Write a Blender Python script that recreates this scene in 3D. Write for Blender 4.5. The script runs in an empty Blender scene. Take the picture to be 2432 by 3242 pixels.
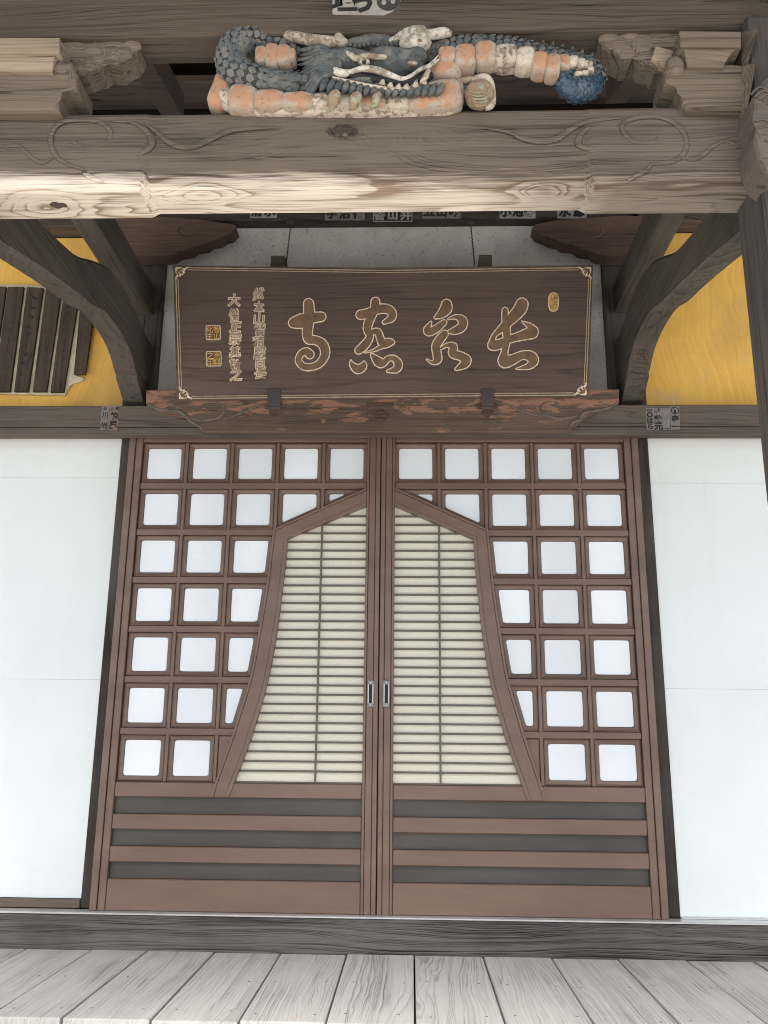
import bpy, bmesh, math, random
from mathutils import Vector, Matrix
random.seed(7)
scene = bpy.context.scene
COL = scene.collection
# ---------------------------------------------------------------- camera
CAM = Vector((0.0, -4.2, 0.8714))
YAW, PITCH, ROLL = (math.radians(v) for v in (1.868, 14.61, 0.578))
_f = Vector((-math.sin(YAW)*math.cos(PITCH), math.cos(YAW)*math.cos(PITCH), math.sin(PITCH)))
_r = Vector((math.cos(YAW), math.sin(YAW), 0)); _u = _r.cross(_f)
RGT = _r*math.cos(ROLL) + _u*math.sin(ROLL); UP = _u*math.cos(ROLL) - _r*math.sin(ROLL); FWD = _f
cd = bpy.data.cameras.new('camera'); cam = bpy.data.objects.new('camera', cd); COL.objects.link(cam)
cam.matrix_world = Matrix(((RGT.x, UP.x, -FWD.x, CAM.x), (RGT.y, UP.y, -FWD.y, CAM.y), (RGT.z, UP.z, -FWD.z, CAM.z), (0, 0, 0, 1)))
cd.sensor_fit = 'VERTICAL'; cd.sensor_height = 36; cd.lens = 36*2807.9/3242; cd.clip_end = 2000; cd.clip_start = .05
scene.camera = cam
# ---------------------------------------------------------------- sky, sun, exposure
w = bpy.data.worlds.new('World'); scene.world = w; w.use_nodes = True
nt = w.node_tree; bg = nt.nodes['Background']; sk = nt.nodes.new('ShaderNodeTexSky')
SUN_EL, SUN_AZ = math.radians(57), math.radians(182)      # azimuth measured from +Y clockwise: sun stands behind the camera
sk.sky_type = 'NISHITA'; sk.sun_disc = False; sk.sun_elevation = SUN_EL; sk.sun_rotation = SUN_AZ
sk.air_density = 1.0; sk.dust_density = 4.0; sk.ozone_density = 1.0
nt.links.new(sk.outputs[0], bg.inputs[0]); bg.inputs[1].default_value = 0.15
sd = bpy.data.lights.new('sun', 'SUN'); sun = bpy.data.objects.new('sun', sd); COL.objects.link(sun)
sd.energy = 3.6; sd.angle = math.radians(42); sd.color = (1, .96, .9)
sdir = Vector((math.sin(SUN_AZ)*math.cos(SUN_EL), math.cos(SUN_AZ)*math.cos(SUN_EL), math.sin(SUN_EL)))
sun.rotation_euler = sdir.to_track_quat('Z', 'Y').to_euler()
scene.view_settings.view_transform = 'Standard'; scene.view_settings.look = 'None'
scene.view_settings.exposure = 1.0; scene.view_settings.gamma = 1
scene.view_settings.use_curve_mapping = False
scene.cycles.max_bounces = 5; scene.cycles.diffuse_bounces = 4; scene.cycles.use_adaptive_sampling = True; scene.cycles.adaptive_threshold = .02; scene.cycles.filter_width = 1.0; scene.cycles.glossy_bounces = 2; scene.cycles.transmission_bounces = 1
# ---------------------------------------------------------------- measuring helpers (photo measured on a 1659 x 2212 grid, depth given)
FPX = 2807.9*1659/2432
def ray(px, py): return FWD + RGT*((px-829.5)/FPX) - UP*((py-1106)/FPX)
def at(px, py, Y): d = ray(px, py); return CAM + d*((Y-CAM.y)/d.y)
def atZ(px, py, z): d = ray(px, py); return CAM + d*((z-CAM.z)/d.z)
def atX(px, py, x): d = ray(px, py); return CAM + d*((x-CAM.x)/d.x)
def pxs(Y, z=2.7): return ((Y-CAM.y)*FWD.y + (z-CAM.z)*FWD.z)/FPX       # metres per pixel there
# ---------------------------------------------------------------- object helpers
ORG = {}
def thing(name, label, cat, loc=(0, 0, 0), group=None, kind=None):
    o = bpy.data.objects.new(name, None); COL.objects.link(o); o.location = loc; o.empty_display_size = .1
    ORG[o.name] = Vector(loc)
    if label: o['label'] = label
    if cat: o['category'] = cat
    if group: o['group'] = group
    if kind: o['kind'] = kind
    return o
def obj(name, bm, mat, parent=None, label=None, cat=None, group=None, kind=None, smooth=False, loc=None):
    """link a bmesh (world coordinates) as one mesh object; a top-level one gets its origin at loc or its base centre"""
    if parent is not None: o0 = ORG[parent.name]
    elif loc is not None: o0 = Vector(loc)
    else:
        xs = [v.co for v in bm.verts]
        o0 = Vector(((min(v.x for v in xs)+max(v.x for v in xs))/2, (min(v.y for v in xs)+max(v.y for v in xs))/2, min(v.z for v in xs)))
    bmesh.ops.recalc_face_normals(bm, faces=bm.faces[:])
    for v in bm.verts: v.co -= o0
    me = bpy.data.meshes.new(name); bm.to_mesh(me); bm.free()
    if smooth:
        for p in me.polygons: p.use_smooth = True
    me.materials.append(mat)
    o = bpy.data.objects.new(name, me); COL.objects.link(o)
    if parent is not None: o.parent = parent
    else: o.location = o0
    ORG[o.name] = o0
    if label: o['label'] = label
    if cat: o['category'] = cat
    if group: o['group'] = group
    if kind: o['kind'] = kind
    return o
def B(): return bmesh.new()
def box(bm, x0, x1, y0, y1, z0, z1, bev=0.0, seg=1):
    vs = [bm.verts.new((x, y, z)) for x in (x0, x1) for y in (y0, y1) for z in (z0, z1)]
    fs = [(0, 1, 3, 2), (4, 6, 7, 5), (0, 4, 5, 1), (2, 3, 7, 6), (0, 2, 6, 4), (1, 5, 7, 3)]
    F = [bm.faces.new([vs[i] for i in f]) for f in fs]
    if bev > 0:
        es = list({e for f in F for e in f.edges})
        bmesh.ops.bevel(bm, geom=es, offset=bev, segments=seg, profile=.5, affect='EDGES')
    return bm
def prism(bm, pts, n, bev=0.0):
    """polygon of world points extruded by vector n"""
    n = Vector(n); a = [bm.verts.new(p) for p in pts]; b = [bm.verts.new(Vector(p)+n) for p in pts]
    k = len(pts); F = [bm.faces.new(a), bm.faces.new(b[::-1])]
    for i in range(k): F.append(bm.faces.new([a[i], a[(i+1) % k], b[(i+1) % k], b[i]]))
    if bev > 0:
        es = list({e for e in F[0].edges})
        bmesh.ops.bevel(bm, geom=es, offset=bev, segments=2, profile=.5, affect='EDGES')
    return bm
def poly_px(bm, pts, Y, thick, bev=0.0): return prism(bm, [at(x, y, Y) for x, y in pts], (0, thick, 0), bev)
def tube(bm, pts, rad, n=10, cap=True, flat=1.0, flatdir=Vector((0, 1, 0))):
    """tapering tube; flat < 1 squashes it along flatdir"""
    pts = [Vector(p) for p in pts]; k = len(pts)
    rad = rad if isinstance(rad, (list, tuple)) else [rad]*k
    rings = []; ref = None
    for i in range(k):
        t = (pts[min(i+1, k-1)] - pts[max(i-1, 0)]).normalized()
        if ref is None:
            ref = Vector((0, 1, 0)) if abs(t.y) < .8 else Vector((0, 0, 1))
        a = (ref - t*ref.dot(t)).normalized(); b = t.cross(a); ref = a
        ring = []
        for j in range(n):
            an = 2*math.pi*j/n; d = a*math.cos(an) + b*math.sin(an); d = d*rad[i]
            if flat != 1: d = d - flatdir*(d.dot(flatdir)*(1-flat))
            ring.append(bm.verts.new(pts[i]+d))
        rings.append(ring)
    for i in range(k-1):
        for j in range(n): bm.faces.new([rings[i][j], rings[i][(j+1) % n], rings[i+1][(j+1) % n], rings[i+1][j]])
    if cap:
        for ring, p in ((rings[0], pts[0]), (rings[-1], pts[-1])):
            bm.faces.new(ring)
    return rings
def spline(pts, m=5):
    """Catmull-Rom through tuples of any length"""
    out = []; k = len(pts)
    for i in range(k-1):
        p0, p1, p2, p3 = pts[max(i-1, 0)], pts[i], pts[i+1], pts[min(i+2, k-1)]
        for j in range(m):
            t = j/m
            out.append(tuple(.5*(2*b+(c-a)*t+(2*a-5*b+4*c-d)*t*t+(3*b-a-3*c+d)*t**3) for a, b, c, d in zip(p0, p1, p2, p3)))
    out.append(tuple(pts[-1])); return out
def blob(bm, c, r, rot=0.0, seed=0, amp=.0, sub=3):
    """ellipsoid, radii r=(x,y,z), turned by rot about Y"""
    g = bmesh.ops.create_icosphere(bm, subdivisions=sub, radius=1)
    rnd = random.Random(seed); ph = [rnd.uniform(0, 6) for _ in range(6)]
    M = Matrix.Rotation(rot, 3, 'Y')
    for v in g['verts']:
        d = v.co.copy(); s = 1 + amp*(math.sin(3*d.x+ph[0])*math.sin(4*d.z+ph[1])+.6*math.sin(7*d.x+ph[2]+3*d.z))
        v.co = Vector(c) + M @ Vector((d.x*r[0]*s, d.y*r[1]*s, d.z*r[2]*s))
    return g['verts']
def loft(bm, loops, closed=True, caps=True):
    R = [[bm.verts.new(p) for p in l] for l in loops]; n = len(R[0])
    for a, b in zip(R[:-1], R[1:]):
        for j in range(n if closed else n-1): bm.faces.new([a[j], a[(j+1) % n], b[(j+1) % n], b[j]])
    if caps and closed: bm.faces.new(R[0]); bm.faces.new(R[-1][::-1])
    return R
def glyph(bm, ch, c, ux, uz, h, nrm, bold=.0, wid=1.0):
    """one written character lying on a surface: centre c, unit axes ux / uz, height h, raised along nrm"""
    cu = bpy.data.curves.new('t', 'FONT'); cu.body = ch; cu.offset = bold; cu.resolution_u = 2
    o = bpy.data.objects.new('t', cu); me = bpy.data.meshes.new_from_object(o)
    xs = [v.co.x for v in me.vertices]; ys = [v.co.y for v in me.vertices]
    if xs:
        cx, cy = (min(xs)+max(xs))/2, (min(ys)+max(ys))/2
        s = h/1.0; n0 = len(bm.verts)
        vs = [bm.verts.new(c + ux*((v.co.x-cx)*s*wid) + uz*((v.co.y-cy)*s) + nrm) for v in me.vertices]
        for p in me.polygons:
            try: bm.faces.new([vs[i] for i in p.vertices])
            except ValueError: pass
    bpy.data.objects.remove(o); bpy.data.meshes.remove(me); bpy.data.curves.remove(cu)
# ---------------------------------------------------------------- materials
class N:
    def __init__(s, name):
        s.m = bpy.data.materials.new(name); s.m.use_nodes = True; s.t = s.m.node_tree
        s.b = s.t.nodes['Principled BSDF']
    def n(s, typ, **kw):
        x = s.t.nodes.new('ShaderNode'+typ)
        for k, v in kw.items(): setattr(x, k, v)
        return x
    def l(s, a, b): s.t.links.new(a, b)
    def math(s, op, a, b=None, clamp=False):
        x = s.n('Math', operation=op, use_clamp=clamp)
        for i, v in enumerate((a, b)):
            if v is None: continue
            if isinstance(v, (int, float)): x.inputs[i].default_value = v
            else: s.l(v, x.inputs[i])
        return x.outputs[0]
    def vm(s, op, a, b=None):
        x = s.n('VectorMath', operation=op)
        for i, v in enumerate((a, b)):
            if v is None: continue
            if isinstance(v, (tuple, Vector)): x.inputs[i].default_value = v
            else: s.l(v, x.inputs[i])
        return x.outputs['Value'] if op in ('LENGTH', 'DOT_PRODUCT') else x.outputs[0]
    def noise(s, vec, scale, detail=3, rough=.55, dist=0):
        x = s.n('TexNoise'); x.inputs['Scale'].default_value = scale; x.inputs['Detail'].default_value = detail
        x.inputs['Roughness'].default_value = rough; x.inputs['Distortion'].default_value = dist
        if vec is not None: s.l(vec, x.inputs['Vector'])
        return x
    def ramp(s, fac, stops, interp='LINEAR'):
        x = s.n('ValToRGB'); x.color_ramp.interpolation = interp; e = x.color_ramp.elements
        while len(e) < len(stops): e.new(.5)
        for q, (p, c) in zip(e, stops):
            q.position = p; q.color = (*c, 1) if isinstance(c, tuple) else (c, c, c, 1)
        s.l(fac, x.inputs[0]); return x.outputs[0]
    def mix(s, fac, a, b, mode='MIX'):
        x = s.n('Mix', data_type='RGBA', blend_type=mode)
        for i, v in ((0, fac), (6, a), (7, b)):
            if isinstance(v, (int, float)): x.inputs[i].default_value = v
            elif isinstance(v, tuple): x.inputs[i].default_value = (*v, 1)
            else: s.l(v, x.inputs[i])
        return x.outputs[2]
    def bump(s, h, strength, dist=.01):
        x = s.n('Bump'); x.inputs['Strength'].default_value = strength; x.inputs['Distance'].default_value = dist
        s.l(h, x.inputs['Height']); s.l(x.outputs[0], s.b.inputs['Normal'])
    def rough(s, v): s.b.inputs['Roughness'].default_value = v
    def col(s, c):
        if isinstance(c, tuple): s.b.inputs['Base Color'].default_value = (*c, 1)
        else: s.l(c, s.b.inputs['Base Color'])
def wood(name, light, dark, axis='X', freq=70, pith=(.12, -.2), warp=.05, contrast=.9, fiber=.5, rough=.8, bump=.35,
         knots=(), along=.12, patch=.35, stain=None, stain_amt=.5, spec=.15, rnd=1.0, extra=None, vk=.0, streak=.5, cracks=.6, ringbump=0):
    m = N(name); tc = m.n('TexCoord').outputs['Object']
    if rnd:
        oi = m.n('ObjectInfo').outputs['Random']; cv = m.n('CombineXYZ')
        for i, k in enumerate((3.7, 2.9, 4.3)): m.l(m.math('MULTIPLY', oi, k*rnd if 'XYZ'[i] == axis else k*.09*rnd), cv.inputs[i])
        p0 = m.vm('ADD', tc, cv.outputs[0])
    else: p0 = tc
    sx = m.n('SeparateXYZ'); m.l(p0, sx.inputs[0]); A, Bc, Cc = [sx.outputs[i] for i in {'X': (0, 1, 2), 'Y': (1, 0, 2), 'Z': (2, 0, 1)}[axis]]
    q = m.n('CombineXYZ'); m.l(m.math('MULTIPLY', A, along), q.inputs[0]); m.l(Bc, q.inputs[1]); m.l(Cc, q.inputs[2]); P = q.outputs[0]
    nz = m.noise(P, 4.5, 3, .5); d = m.vm('SUBTRACT', nz.outputs['Color'], (.5, .5, .5)); d = m.vm('MULTIPLY', d, (warp*2.4,)*3)
    W = m.vm('ADD', P, d)
    r = m.vm('LENGTH', m.vm('MULTIPLY', m.vm('SUBTRACT', W, (0, *pith)), (.0, 1, 1)))
    kmask = None; kn = m.noise(tc, 90, 3).outputs[0] if knots else None
    for (kx, ky, kz, s) in knots:
        kv = m.vm('SUBTRACT', tc, (kx, ky, kz)); sc = [1/s]*3; sc['XYZ'.index(axis)] = .5/s
        dl = m.vm('LENGTH', m.vm('MULTIPLY', kv, tuple(sc)))
        g = m.math('POWER', 2.718, m.math('MULTIPLY', m.math('MULTIPLY', dl, dl), -.22))
        r = m.math('ADD', r, m.math('MULTIPLY', g, s*1.6))
        km = m.ramp(m.math('ADD', dl, m.math('MULTIPLY', m.math('SUBTRACT', kn, .5), .9)), [(.30, 1.0), (.48, 0.0)])
        kmask = km if kmask is None else m.math('MAXIMUM', kmask, km)
    if vk:                                                  # scattered knots that push the rings aside
        vv = m.n('TexVoronoi'); vv.inputs['Scale'].default_value = 3.2; m.l(m.vm('MULTIPLY', W, (2.6, 1, 1)), vv.inputs[0])
        dv = m.math('ADD', vv.outputs['Distance'], m.math('MULTIPLY', m.math('SUBTRACT', nz.outputs[0], .5), .10))
        gv = m.math('POWER', 2.718, m.math('MULTIPLY', m.math('MULTIPLY', dv, dv), -70)); r = m.math('ADD', r, m.math('MULTIPLY', gv, vk))
        vm_ = m.ramp(dv, [(.028, 1.0), (.05, 0.0)])
        kmask = vm_ if kmask is None else m.math('MAXIMUM', kmask, vm_)
    ph = m.math('MULTIPLY', r, freq); n1d = m.n('TexNoise', noise_dimensions='1D'); n1d.inputs['Scale'].default_value = .23; n1d.inputs['Detail'].default_value = 2
    m.l(ph, n1d.inputs['W']); ph = m.math('ADD', ph, m.math('MULTIPLY', n1d.outputs[0], 5.5))          # uneven ring widths
    fr = m.math('FRACT', ph)
    ring = m.ramp(fr, [(0, .25), (.10, .0), (.5, .12), (.80, .55), (.90, 1.0), (.97, .9), (1, .25)])
    pt = m.noise(P, 6, 4, .6).outputs[0]; big = m.noise(p0, 1.7, 3, .6).outputs[0]
    ring = m.math('MULTIPLY', ring, m.ramp(pt, [(.32, .3), (.6, 1.15)]))
    f2 = m.n('CombineXYZ'); m.l(m.math('MULTIPLY', A, 4), f2.inputs[0]); m.l(m.math('MULTIPLY', Bc, 170), f2.inputs[1]); m.l(m.math('MULTIPLY', Cc, 170), f2.inputs[2])
    fb = m.noise(f2.outputs[0], 1, 2, .7).outputs[0]
    f3 = m.n('CombineXYZ'); m.l(m.math('MULTIPLY', A, 1.1), f3.inputs[0]); m.l(m.math('MULTIPLY', Bc, 38), f3.inputs[1]); m.l(m.math('MULTIPLY', Cc, 38), f3.inputs[2])
    stn = m.noise(f3.outputs[0], 1, 3, .75, .3).outputs[0]
    fac = m.math('ADD', m.math('MULTIPLY', ring, contrast*.6), m.math('MULTIPLY', m.math('SUBTRACT', fb, .46), fiber*2.6))
    fac = m.math('ADD', fac, m.math('MULTIPLY', m.math('SUBTRACT', stn, .5), streak*3.0))
    fac = m.math('ADD', fac, m.math('MULTIPLY', m.math('SUBTRACT', pt, .5), patch*1.6), True)
    crack = m.ramp(stn, [(.665, 0.0), (.69, 1.0)])
    c = m.mix(fac, light, dark)
    if stain: c = m.mix(m.math('MULTIPLY', m.ramp(big, [(.42, 0.0), (.62, 1.0)]), stain_amt), c, stain)
    tone = m.ramp(big, [(.3, 1-patch*.55), (.7, 1+patch*.35)]); c = m.mix(1.0, c, tone, 'MULTIPLY')
    if kmask is not None: c = m.mix(m.math('MULTIPLY', kmask, .65), c, tuple(v*.6 for v in dark))
    c = m.mix(m.math('MULTIPLY', crack, cracks), c, tuple(v*.4 for v in dark))
    if extra: c = extra(m, c, tc, fb, pt, big, fac)
    m.col(c); m.rough(rough); m.b.inputs['Specular IOR Level'].default_value = spec
    m.bump(m.math('ADD', m.math('MULTIPLY', ring if ringbump else crack, -.6), m.math('MULTIPLY', fb, -.8)), bump, .004)
    return m.m
def plain(name, c, rough=.6, metal=0.0, var=.2, scale=9, bump=0.0, spec=.5):
    m = N(name); tc = m.n('TexCoord').outputs['Object']; nz = m.noise(tc, scale, 5, .6).outputs[0]
    m.col(m.mix(1.0, c, m.ramp(nz, [(.3, 1-var), (.7, 1+var*.6)]), 'MULTIPLY')); m.rough(rough); m.b.inputs['Metallic'].default_value = metal
    m.b.inputs['Specular IOR Level'].default_value = spec
    if bump: m.bump(m.noise(tc, scale*6, 4).outputs[0], bump, .003)
    return m.m
def worn(name, c, under, amt=.5, scale=40, rough=.8, tint=None, bump=.5):
    """old paint with bare patches and cracks"""
    m = N(name); tc = m.n('TexCoord').outputs['Object']
    n1 = m.noise(tc, scale, 6, .65, .6).outputs[0]; n2 = m.noise(tc, scale*.35, 4, .6).outputs[0]
    base = m.mix(m.ramp(n2, [(.35, 0.0), (.65, 1.0)]), c, tint or tuple(v*.7 for v in c))
    msk = m.ramp(m.math('ADD', m.math('MULTIPLY', n1, .6), m.math('MULTIPLY', n2, .4)), [(.60-amt*.25, 0.0), (.64-amt*.25, 1.0)])
    cc = m.mix(msk, base, under); dk = m.ramp(m.noise(tc, scale*1.7, 4).outputs[0], [(.3, .55), (.5, 1.0)])
    m.col(m.mix(1.0, cc, dk, 'MULTIPLY')); m.rough(rough); m.bump(m.math('ADD', n1, m.math('MULTIPLY', msk, -.3)), bump, .004)
    return m.m
# ---------------------------------------------------------------- palette
M = {}
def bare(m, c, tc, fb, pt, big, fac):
    """the beam is coloured paler towards its underside, least so towards the right"""
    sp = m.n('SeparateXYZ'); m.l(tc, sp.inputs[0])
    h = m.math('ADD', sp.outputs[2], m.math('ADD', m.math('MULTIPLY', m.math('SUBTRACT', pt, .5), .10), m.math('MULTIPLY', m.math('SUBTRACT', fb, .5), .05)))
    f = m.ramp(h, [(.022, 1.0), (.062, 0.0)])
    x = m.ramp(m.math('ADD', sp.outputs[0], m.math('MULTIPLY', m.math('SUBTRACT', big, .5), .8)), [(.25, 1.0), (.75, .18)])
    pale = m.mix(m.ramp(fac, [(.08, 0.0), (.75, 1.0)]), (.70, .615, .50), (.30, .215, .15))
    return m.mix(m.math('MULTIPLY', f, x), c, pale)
_k = at(740, 283, -2.0) - Vector((-.15, -1.925, 2.395))
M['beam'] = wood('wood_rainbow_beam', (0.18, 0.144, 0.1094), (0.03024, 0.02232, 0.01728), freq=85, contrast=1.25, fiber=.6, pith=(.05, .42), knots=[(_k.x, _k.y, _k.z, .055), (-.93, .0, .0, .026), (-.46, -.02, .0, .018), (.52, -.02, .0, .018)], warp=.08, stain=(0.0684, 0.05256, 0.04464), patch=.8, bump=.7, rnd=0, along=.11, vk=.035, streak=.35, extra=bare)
M['upper'] = wood('wood_upper_beam', (0.132, 0.104, 0.0784), (0.0256, 0.0192, 0.0152), freq=85, contrast=1.2, warp=.08, pith=(.02, .5), stain=(0.068, 0.048, 0.036), patch=.6, bump=.7, vk=.035, streak=.35)
M['dark'] = wood('wood_dark', (.098, .074, .060), (.026, .020, .017), freq=70, stain=(.07, .05, .04), patch=.4, bump=.5, vk=.02)
M['darkY'] = wood('wood_dark_depth', (0.1038, 0.08448, 0.06688), (0.0352, 0.02728, 0.022), axis='Y', freq=55, pith=(.1, -.25), patch=.4, bump=.5, warp=.06, vk=.03)
M['darkZ'] = wood('wood_dark_upright', (.095, .080, .068), (.025, .020, .017), axis='Z', freq=75, patch=.45, bump=.5, streak=.6)
M['stained'] = wood('wood_stained_post', (.060, .050, .043), (.016, .012, .010), axis='Z', freq=75, patch=.6, bump=.5, stain=(.085, .078, .072))
M['black'] = wood('wood_shade_black', (.016, .013, .011), (.005, .004, .0035), freq=60, spec=.02, patch=.4, bump=.3)  # near-black: the deep shade under the roof is put into the colour
M['nageshi'] = wood('wood_nageshi', (.155, .128, .104), (.040, .032, .027), freq=110, contrast=1.1, pith=(-.1, .35), stain=(.085, .062, .048), patch=.6, bump=.6, vk=.035, streak=.4)
M['bracket'] = wood('wood_bracket', (0.208, 0.168, 0.124), (0.048, 0.0352, 0.0264), freq=75, contrast=1.1, pith=(.05, .05), patch=.55, bump=.6, stain=(0.112, 0.084, 0.0624), vk=.03)
M['tan'] = wood('wood_pale_bracket', (0.391, 0.3145, 0.2167), (0.1275, 0.0935, 0.0663), freq=50, pith=(.05, .05), patch=.7, bump=.5, streak=.9, stain=(0.204, 0.1573, 0.1148))
M['sill'] = wood('wood_sill', (0.1663, 0.1546, 0.1438), (0.01259, 0.01079, 0.009889), freq=100, pith=(.08, .36), warp=.07, stain=(0.0248, 0.02232, 0.02046), patch=.5, bump=.9, rough=.7, rnd=0, contrast=1.35, vk=.04, streak=.35, ringbump=1)
M['floor'] = wood('wood_floor', (.52, .51, .48), (.20, .19, .175), axis='Y', freq=100, pith=(.05, -.16), warp=.06, contrast=1.1, fiber=.4, patch=.35, bump=.7, rough=.75, along=.16, stain=(.40, .39, .36), stain_amt=.7, rnd=1.3, vk=.04, streak=.22, cracks=.45, ringbump=1)
M['plaque'] = wood('wood_plaque', (.112, .080, .064), (.038, .026, .021), freq=60, pith=(-.02, .28), warp=.05, patch=.3, bump=.3, rough=.55, contrast=.8, vk=.035, streak=.3, cracks=.3)
M['tablet'] = wood('wood_tablet', (.095, .070, .052), (.028, .020, .016), axis='Z', freq=90, patch=.5, bump=.3)
M['brown'] = wood('wood_brown_bracket', (.125, .083, .062), (.035, .024, .019), freq=60, patch=.45, bump=.5)
M['strip'] = wood('wood_fresh_strip', (.42, .24, .15), (.26, .14, .09), freq=60, patch=.2, bump=.1)
def flakes(m, c, tc, fb, pt, big, fac):
    st = m.n('Mapping'); st.inputs['Scale'].default_value = (2.2, 9, 9); m.l(tc, st.inputs[0])
    a = m.noise(st.outputs[0], 2.6, 6, .65, .5).outputs[0]
    sz = m.n('SeparateXYZ'); m.l(tc, sz.inputs[0])
    hz = m.ramp(sz.outputs[2], [(.03, 0.0), (.17, 1.0)])          # paint survives best under the plaque
    v = m.math('ADD', a, m.math('MULTIPLY', m.math('SUBTRACT', hz, .5), .16))
    msk = m.ramp(m.math('ADD', v, m.math('MULTIPLY', m.math('SUBTRACT', fb, .5), .25)), [(.545, 0.0), (.60, 1.0)])
    return m.mix(m.math('MULTIPLY', msk, .65), c, m.mix(pt, (.33, .15, .088), (.42, .235, .155)))
M['lintel'] = wood('wood_lintel_red_flakes', (.135, .096, .072), (.036, .026, .020), freq=85, pith=(0, .3), patch=.4, bump=.5, extra=flakes)
M['groove'] = plain('carved_scroll_wood', (.19, .158, .115), .8, var=.35, scale=14, bump=.3)
M['groove_dark'] = plain('carved_scroll_dark', (.13, .105, .085), .75, var=.4, scale=20, bump=.3)
def door_mat(name, c, dk):
    m = N(name); tc = m.n('TexCoord').outputs['Object']; mp = m.n('Mapping'); mp.inputs['Scale'].default_value = (1.1, 6, 5); m.l(tc, mp.inputs[0])
    n1 = m.noise(mp.outputs[0], 1.6, 5, .6).outputs[0]; mp2 = m.n('Mapping'); mp2.inputs['Scale'].default_value = (9, 260, 260); m.l(tc, mp2.inputs[0])
    n2 = m.noise(mp2.outputs[0], 1, 3, .6).outputs[0]
    f = m.math('ADD', m.ramp(n1, [(.35, 0.0), (.68, .85)]), m.math('MULTIPLY', m.math('SUBTRACT', n2, .5), .3), True)
    m.col(m.mix(f, c, dk)); m.b.inputs['Roughness'].default_value = .42
    m.l(m.ramp(n1, [(.3, .30), (.7, .44)]), m.b.inputs['Roughness']); m.b.inputs['Specular IOR Level'].default_value = .45
    m.bump(n2, .08, .002); return m.m
M['door'] = door_mat('door_brown', (.178, .115, .085), (.122, .078, .057))
M['door_dark'] = door_mat('door_kick_panel', (.068, .060, .053), (.042, .033, .029))
M['rubber'] = plain('gasket', (.10, .08, .068), .5)
m = N('pane_white'); tc = m.n('TexCoord').outputs['Object']
rn = m.n('ObjectInfo').outputs['Random']; m.col(m.mix(1.0, m.mix(m.noise(tc, 3, 3).outputs[0], (.74, .80, .83), (.80, .85, .87)), m.ramp(rn, [(0, .93), (1, 1.04)]), 'MULTIPLY')); m.rough(.10); m.b.inputs['Specular IOR Level'].default_value = .5
m.bump(m.noise(tc, 9, 3, .6, .8).outputs[0], .10, .02); M['pane'] = m.m
m = N('screen_cream'); tc = m.n('TexCoord').outputs['Object']; n1 = m.noise(tc, 60, 5, .7).outputs[0]; n2 = m.noise(tc, 1.3, 3).outputs[0]
m.col(m.mix(m.math('MULTIPLY', n1, .5), m.mix(n2, (.57, .53, .42), (.66, .62, .50)), (.80, .77, .66))); m.rough(.25); m.bump(n1, .25, .004); M['cream'] = m.m
M['slat'] = plain('slat_brown', (.115, .094, .075), .45, var=.2)
m = N('wall_white'); tc = m.n('TexCoord').outputs['Object']
n1 = m.noise(tc, 2.2, 4, .6).outputs[0]; n2 = m.noise(tc, 110, 2, .7).outputs[0]; mp = m.n('Mapping'); mp.inputs['Scale'].default_value = (14, 14, .9); m.l(tc, mp.inputs[0])
n3 = m.noise(mp.outputs[0], 1, 4, .65).outputs[0]
c = m.mix(m.ramp(n1, [(.35, 0.0), (.7, 1.0)]), (.73, .78, .755), (.69, .74, .715)); c = m.mix(m.ramp(n3, [(.52, 0.0), (.75, .16)]), c, (.60, .64, .60))
c = m.mix(m.ramp(n2, [(.69, 0.0), (.73, .4)]), c, (.42, .43, .39)); m.col(c); m.rough(.5); m.bump(n1, .12, .02); M['white'] = m.m
m = N('plaster_grey'); tc = m.n('TexCoord').outputs['Object']
n1 = m.noise(tc, 3.2, 6, .65, .4).outputs[0]; n2 = m.noise(tc, 55, 4, .7).outputs[0]
c = m.mix(m.ramp(n1, [(.3, 0.0), (.7, 1.0)]), (.70, .67, .61), (.50, .475, .42)); c = m.mix(m.ramp(n2, [(.58, 0.0), (.7, .6)]), c, (.10, .095, .08))
m.col(c); m.rough(.9); m.bump(n2, .25, .004); M['plaster'] = m.m
m = N('plaster_yellow'); tc = m.n('TexCoord').outputs['Object']
w0 = m.vm('MULTIPLY', m.vm('SUBTRACT', m.noise(tc, 2.6, 2, .4).outputs['Color'], (.5, .5, .5)), (.26, 0, .26)); wv = m.vm('ADD', tc, w0)
mp = m.n('Mapping'); mp.inputs['Rotation'].default_value = (0, .35, 0); mp.inputs['Scale'].default_value = (52, 1, 3.0); m.l(wv, mp.inputs[0])
br = m.noise(mp.outputs[0], 1, 5, .65).outputs[0]; n1 = m.noise(wv, 5, 5, .6, .6).outputs[0]; n2 = m.noise(tc, 1.6, 4, .55).outputs[0]
f = m.math('ADD', m.math('MULTIPLY', br, .75), m.math('MULTIPLY', n1, .45), True)
c = m.mix(m.ramp(f, [(.34, 0.0), (.84, 1.0)]), (.74, .375, .05), (.92, .60, .14)); c = m.mix(m.ramp(n2, [(.46, 0.0), (.66, .75)]), c, (.50, .29, .10)); c = m.mix(m.ramp(m.noise(tc, 9, 5, .7, .8).outputs[0], [(.58, 0.0), (.70, .5)]), c, (.60, .46, .26))
m.col(c); m.rough(.75); m.bump(br, .3, .004); M['yellow'] = m.m
M['gold'] = plain('gold_outline', (.74, .61, .44), .6, var=.3, scale=40)
M['carve_small'] = plain('carved_small_brown', (.34, .24, .145), .65, var=.3, scale=40)
M['carve'] = plain('carved_brown', (.165, .098, .05), .65, var=.4, scale=25)
M['leaf'] = plain('gold_leaf', (.60, .38, .10), .4, metal=.3, var=.4, scale=50)
M['iron'] = plain('iron', (.055, .045, .042), .5, metal=.4, var=.3, scale=20)
M['nail'] = plain('nail_head', (.20, .19, .18), .6, metal=.2, var=.4)
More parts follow.
